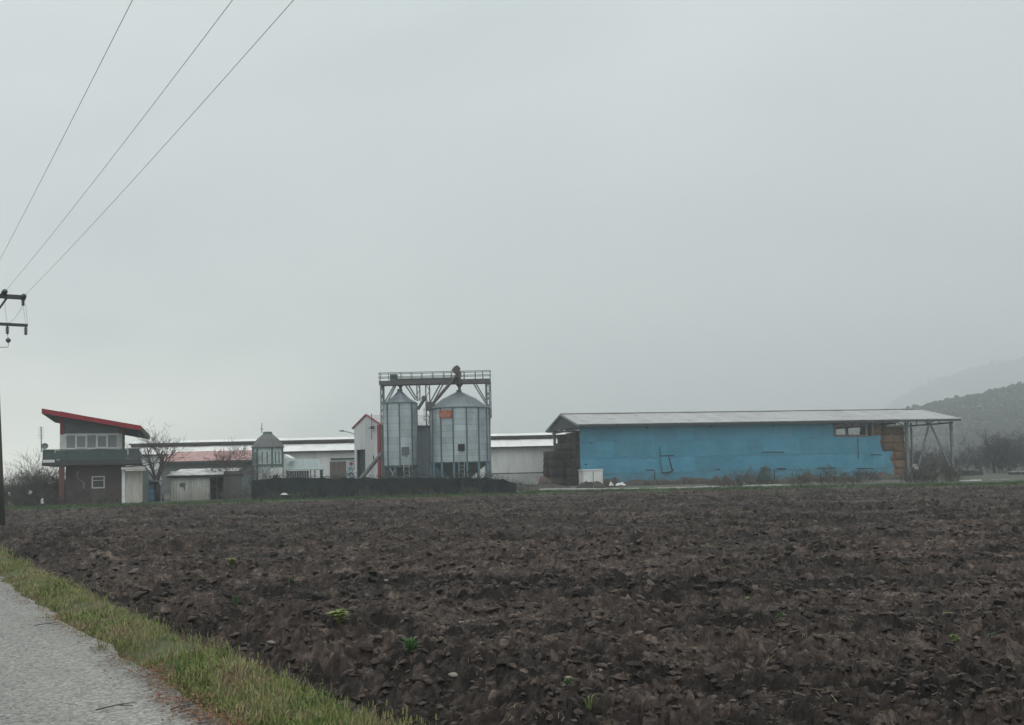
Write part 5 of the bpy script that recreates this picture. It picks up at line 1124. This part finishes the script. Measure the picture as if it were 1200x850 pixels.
for i, px in enumerate((303, 324, 346, 369, 391, 414, 437, 459, 482, 505, 528, 551, 572)):
    shrub('hedge_shrub', 'dark leafy shrub showing over the netting fence, ' + ('at the old wall', 'under the painted mark', 'below the open shelter', 'at the corner of the open shelter', 'left of the brown barn door', 'below the graffiti panel', 'at the dark mill doorway', 'at the foot of the narrow silo ladder', 'just past the narrow silo', 'at the near edge of the wide silo', 'below the orange sign', 'below the dark silo hatch', 'at the end of the wide silo')[i], g0(px, 560, 68.2), 2.4, 1.42 + .12*(i % 3), 600+i, 'bramble', 18, 2, 'shrubs behind the netting fence', .009, 'shrub', 420, 'hedgeleaf')
# white box and plastic sheets
xf = Frame(683, 85, 10.0); xb_ = thing('storage_box', 'dirty white storage box beside the hay stack at the blue wall', 'box', xf.O, xf.a)
MB().box(.05, xf.u(706), 0, 1.6, .12, xf.z(695,551.5)).build('body', MT['palewhite'], xb_); MB().box(0.0, xf.u(706.6), -.05, 1.65, xf.z(695,551.5)+.002, xf.z(695,550)).build('lid', MT['palewhite'], xb_)
for u in (.2, xf.u(706)-.3): MB().box(u, u+.12, .1, 1.5, -.1, .118).build('skid', MT['plank'], xb_)
p = at(695, 560, 80); tag(MB().tube([(p.x,p.y,-.2),(p.x+.02,p.y,at(695,553,80).z)], .035, 5).build('fence_stake', MT['steel']), 'thin grey stake standing before the white box', 'stake')
for i, (px, Y, w_, h, lb) in enumerate(((716, 81, .35, .3, 'small heap of white plastic film on the track'), (727, 81, .8, .3, 'larger crumpled heap of white plastic film on the track'), (587, 76, .9, .35, 'crumpled white and pink plastic bag on the track end'), (333, 66.9, .45, .14, 'white plastic strip at the foot of the netting fence below the tower'))):
    p = at(px, 560, Y); nn = np.random.default_rng(i); U, V = np.meshgrid(np.linspace(-1,1,8), np.linspace(-1,1,6)); Z = h*np.clip(1-(U**2+V**2)*.8, 0, 1)*(nn.random(U.shape)*.9+.3)+.02
    tag(link('plastic_film', grid_mesh('plastic_film', U*w_/2, V*.35, Z, MT['plastic'], smooth=False), None, (p.x, p.y, .14 if px > 500 else .3)), lb, 'plastic film')
for i, (px, Y, wpx) in enumerate(((875, 79, 7), (891, 79, 7.5))):
    a, b_ = at(px-wpx/2, 560, Y), at(px+wpx/2, 560, Y); z0, z1 = at(px, 571.5, Y).z, at(px, 568.6, Y).z; tag(MB().box(a.x, b_.x, Y, Y+.2, max(z0-.3,-.1), z1).build('concrete_block', MT['palewhite']), ('low white block at the track end before the bare shrubs', 'low white block directly below the round green shrub')[i], 'block', 'low white blocks by the track')
# ------------------------------------------------------------------ beyond the open end of the barn
cf = Frame(1135, 100, 5.0); gb_ = thing('waste_container', 'dark green metal container beyond the end of the blue barn', 'container', cf.O, cf.a)
for k, (x0, x1) in enumerate(((1135, 1142.2), (1142.8, 1151))): MB().box(cf.u(x0), cf.u(x1), 0, 1.4, .15, cf.z(1143, 552.5 - k*.4)).build('body', MT['greenbox'], gb_)
MB().box(cf.u(1134.5), cf.u(1151.5), -.06, 1.46, .02, .149).build('base', MT['steel_dark'], gb_)
MB().box(cf.u(1134.6), cf.u(1142.4), -.04, 1.44, cf.z(1139,552.5)+.002, cf.z(1139,551.4)).build('lid', MT['greenbox'], gb_); 
def lowwall(px0, px1, Y, py0, py1, lb):
    a, b_ = at(px0, 560, Y), at(px1, 560, Y); t_ = thing('low_white_wall', lb, 'wall', (a.x, Y, 0)); L_ = b_.x - a.x; n = max(1, round(L_/.9)); z1 = at((px0+px1)/2, py0, Y).z
    for k in range(n): MB().box(L_*k/n, L_*(k+1)/n - .03, 0, .2, -.2, z1 + rnd.uniform(-.06,.03)).build('panel', MT['palewhite'], t_)
    return t_
lowwall(1125, 1151, 78, 562.5, 567, 'low white panel wall before the dark green container'); lowwall(1163, 1186, 80, 562, 568, 'low white panel wall below the hazy bare trees'); lowwall(1190, 1202, 82, 562.5, 567, 'short white panel wall at the picture edge')
for px, lb in ((1187, 'pale beehive box beyond the white wall'), (1196, 'pale beehive box nearest the picture edge')):
    p = at(px, 556, 98); t_ = thing('pale_crate', lb.replace('beehive box', 'crate'), 'crate', (p.x, p.y, 0)); MB().box(-.38,.38,-.3,.3,0.3,p.z+.2).build('body', MT['concrete'], t_); MB().box(-.43,.43,-.35,.35,p.z+.202,p.z+.3).build('lid', MT['concrete'], t_); MB().box(-.3,.3,-.25,.25,-.1,.298).build('base', MT['plank'], t_)
p = at(1073, 547.5, 95); tk = thing('drum', 'white round drum end seen between the barn posts', 'drum', (p.x, p.y, 0)); MB().lathe([(.01,-.2),(.28,-.2),(.30,0),(.28,.2),(.01,.2)], 12, (0,0,p.z), Matrix.Rotation(R(90),3,'X')).build('drum_body', MT['plastic'], tk); MB().tube([(0,0,-.1),(0,0,p.z-.2)], .05, 5).build('stand', MT['steel'], tk)
for i, (px, Y, h, lb, m) in enumerate(((1166, 112, 6.6, 'broad bare tree in the mist beyond the white wall', 'brownbrush'), (1184, 118, 6.4, 'bare misty tree overlapping the broad bare tree', 'brownbrush'), (1202, 128, 6.0, 'bare misty tree cut by the picture edge', 'brownbrush'), (1150, 140, 5.0, 'smaller bare misty tree above the green container', 'twig'), (1064, 120, 4.6, 'bare misty tree seen behind the twin posts of the barn', 'twig'), (1085, 128, 4.2, 'bare misty tree seen through the barn brace', 'brownbrush'), (1104, 132, 3.6, 'low bare misty tree seen by the barn end post', 'brownbrush'), (1225, 130, 7.0, 'bare misty tree just beyond the picture edge', 'brownbrush'))):
    bare_tree('bare_tree', lb, g0(px, 560, Y), h, 200+i, trunk_h=.16, r=.15, depth=5, m=m, spread=.95, limbs=12 if i < 2 else 10, group='misty bare trees beyond the barn', tw=.02, kids=(2,4))
for i in range(9):
    px = 1052 + i*18.5; Y = 112 + 9*(i % 3); shrub('dry_brush', 'misty brush beyond the barn end, ' + ('behind the outer straw bales', 'just behind the twin posts', 'under the near arm of the brace', 'under the far arm of the brace', 'beside the end post', 'behind the green container', 'at the foot of the broad bare tree', 'above the second white panel wall', 'at the picture edge')[i], g0(px, 560, Y), 3.6, 2.2 + .5*(i % 2), 260+i, 'brownbrush', 30, 3, 'brush line beyond the barn', .016)
# ------------------------------------------------------------------ small things on the soil and road
def stone_mesh(seed):
    import bmesh
    r = random.Random(seed); bm = bmesh.new(); bmesh.ops.create_icosphere(bm, subdivisions=2, radius=1)
    for v in bm.verts: v.co *= r.uniform(.9,1.08); v.co.z *= .6; v.co.x *= 1.3
    me = bpy.data.meshes.new('stone'); bm.to_mesh(me); bm.free(); me.materials.append(MT['stone']); me.polygons.foreach_set('use_smooth', [True]*len(me.polygons)); return me
sm = [stone_mesh(i) for i in range(5)]
def field_pt(px, py):
    z = 0.0
    for k in range(6): p = gnd(px, py, z); z = float(soil_h(np.array([p.x]), np.array([p.y]))[0])
    return p.x, p.y, z
for i, (px, py, s) in enumerate(((532,815,.055),(589,818,.05),(666,793,.048),(488,750,.045),(498,768,.04),(516,840,.05),(752,822,.05),(426,742,.045),(702,790,.04),(260,752,.05),(72,660,.07),(296,713,.05),(338,739,.05),(318,746,.06),(345,747,.05),(1165,784,.055),(1005,706,.05),(930,659,.07),(1148,782,.04),(983,703,.05),(748,713,.05),(540,725,.05),(453,679,.06),(751,823,.05),(590,776,.04),(591,839,.045),(796,830,.045),(748,805,.05),(835,828,.05))):
    x, y, z = field_pt(px, py); s *= .6; o = link('stone', sm[i % 5], None, (x, y, z + s*.22), (rnd.uniform(-.3,.3), rnd.uniform(-.3,.3), rnd.uniform(0,6.28))); o.scale = (s, s, s)
    tag(o, 'small pale stone lying loose on the ploughed soil', 'stone', 'pale stones on the ploughed field')
def weed_plant(px, py, r_, h, m, nb, lb, broad, seed):
    rg = random.Random(seed); x, y, z = field_pt(px, py); t_ = thing('weed', lb, 'weed', (x, y, z)); b_ = MB()
    for k in range(nb):
        a = rg.uniform(0,6.28); ln = .6*r_*rg.uniform(.4,1.1); d = Vector((math.cos(a), math.sin(a), 0)); s = Vector((-d.y, d.x, 0))*(ln*(.22 if broad else .06)); e = h*rg.uniform(.3,1.2)
        p0, p1, p2 = Vector((0,0,-.02)), d*ln*.5+Vector((0,0,e*.8)), d*ln+Vector((0,0,e*(.75 if broad else .9)))
        b_.add([p0-s*.25, p0+s*.25, p1+s, p1-s, p2], [(0,1,2,3),(3,2,4)])
    b_.build('leaves', MT[m], t_); b_ = MB()
    b_.tube([(0,0,-.05),(0,0,h*.4)], .008, 4); b_.build('stalk', MT['weed'], t_)
for i, a in enumerate(((397,739,.26,.17,'weedbright',44,'yellow green leafy weed standing bright in the soil',True),(483,812,.2,.12,'weedgreen',80,'fresh green grass tuft growing in the soil near the verge',False),(276,728,.13,.2,'weed',40,'upright green weed at the field edge by the verge',False),(271,669,.24,.14,'weedyellow',30,'small yellow green weed in the middle of the soil',True),(252,632,.55,.12,'weed',70,'flat wide green weed patch far out on the soil',True),(420,735,.10,.32,'weed',24,'tall thin green weed beside the yellow weed',False),(1109,715,.15,.10,'weedyellow',34,'light green weed in the soil towards the hill',True),(1120,757,.12,.08,'weedyellow',26,'low pale green weed among large clods',True),(1165,770,.13,.08,'weed',34,'spreading green weed among large clods nearest the hill side',True),(915,730,.14,.12,'weed',26,'tiny green weed in the middle of the field',True),(667,846,.09,.08,'weed',26,'small green sprout at the bottom of the picture',True),(690,826,.14,.12,'weedyellow',26,'thin yellowish weed with narrow leaves near the bottom',False),(342,683,.14,.1,'weed',26,'tiny green weed behind the yellow weed',True),(880,698,.2,.12,'weedyellow',24,'faint yellow green weed out in the field',True),(479,775,.1,.14,'weed',20,'small narrow green weed above the grass tuft',False),(984,646,.4,.12,'weedyellow',34,'dull yellow weed patch far out towards the barn',True))):
    weed_plant(*a, seed=400+i)
for i, (px0, py0, px1, py1, lb) in enumerate(((112,832,156,827,'dry thin twig lying on the asphalt near the bottom of the picture'),(40,733,68,732,'thin dark twig on the asphalt beside the verge'),(200,832,222,829,'short twig on the asphalt near the grass'))):
    a, b_ = gnd(px0, py0, .045), gnd(px1, py1, .045); m_ = (a+b_)/2 + Vector((0,.03,.012)); t_ = MB().tube([a, m_, b_], [.006,.0045,.003], 5); q = m_ + Vector((.12,.09,.0)); t_.tube([m_, q], [.005,.003], 4); tag(t_.build('fallen_twig', MT['bark']), lb, 'twig', 'twigs on the road')
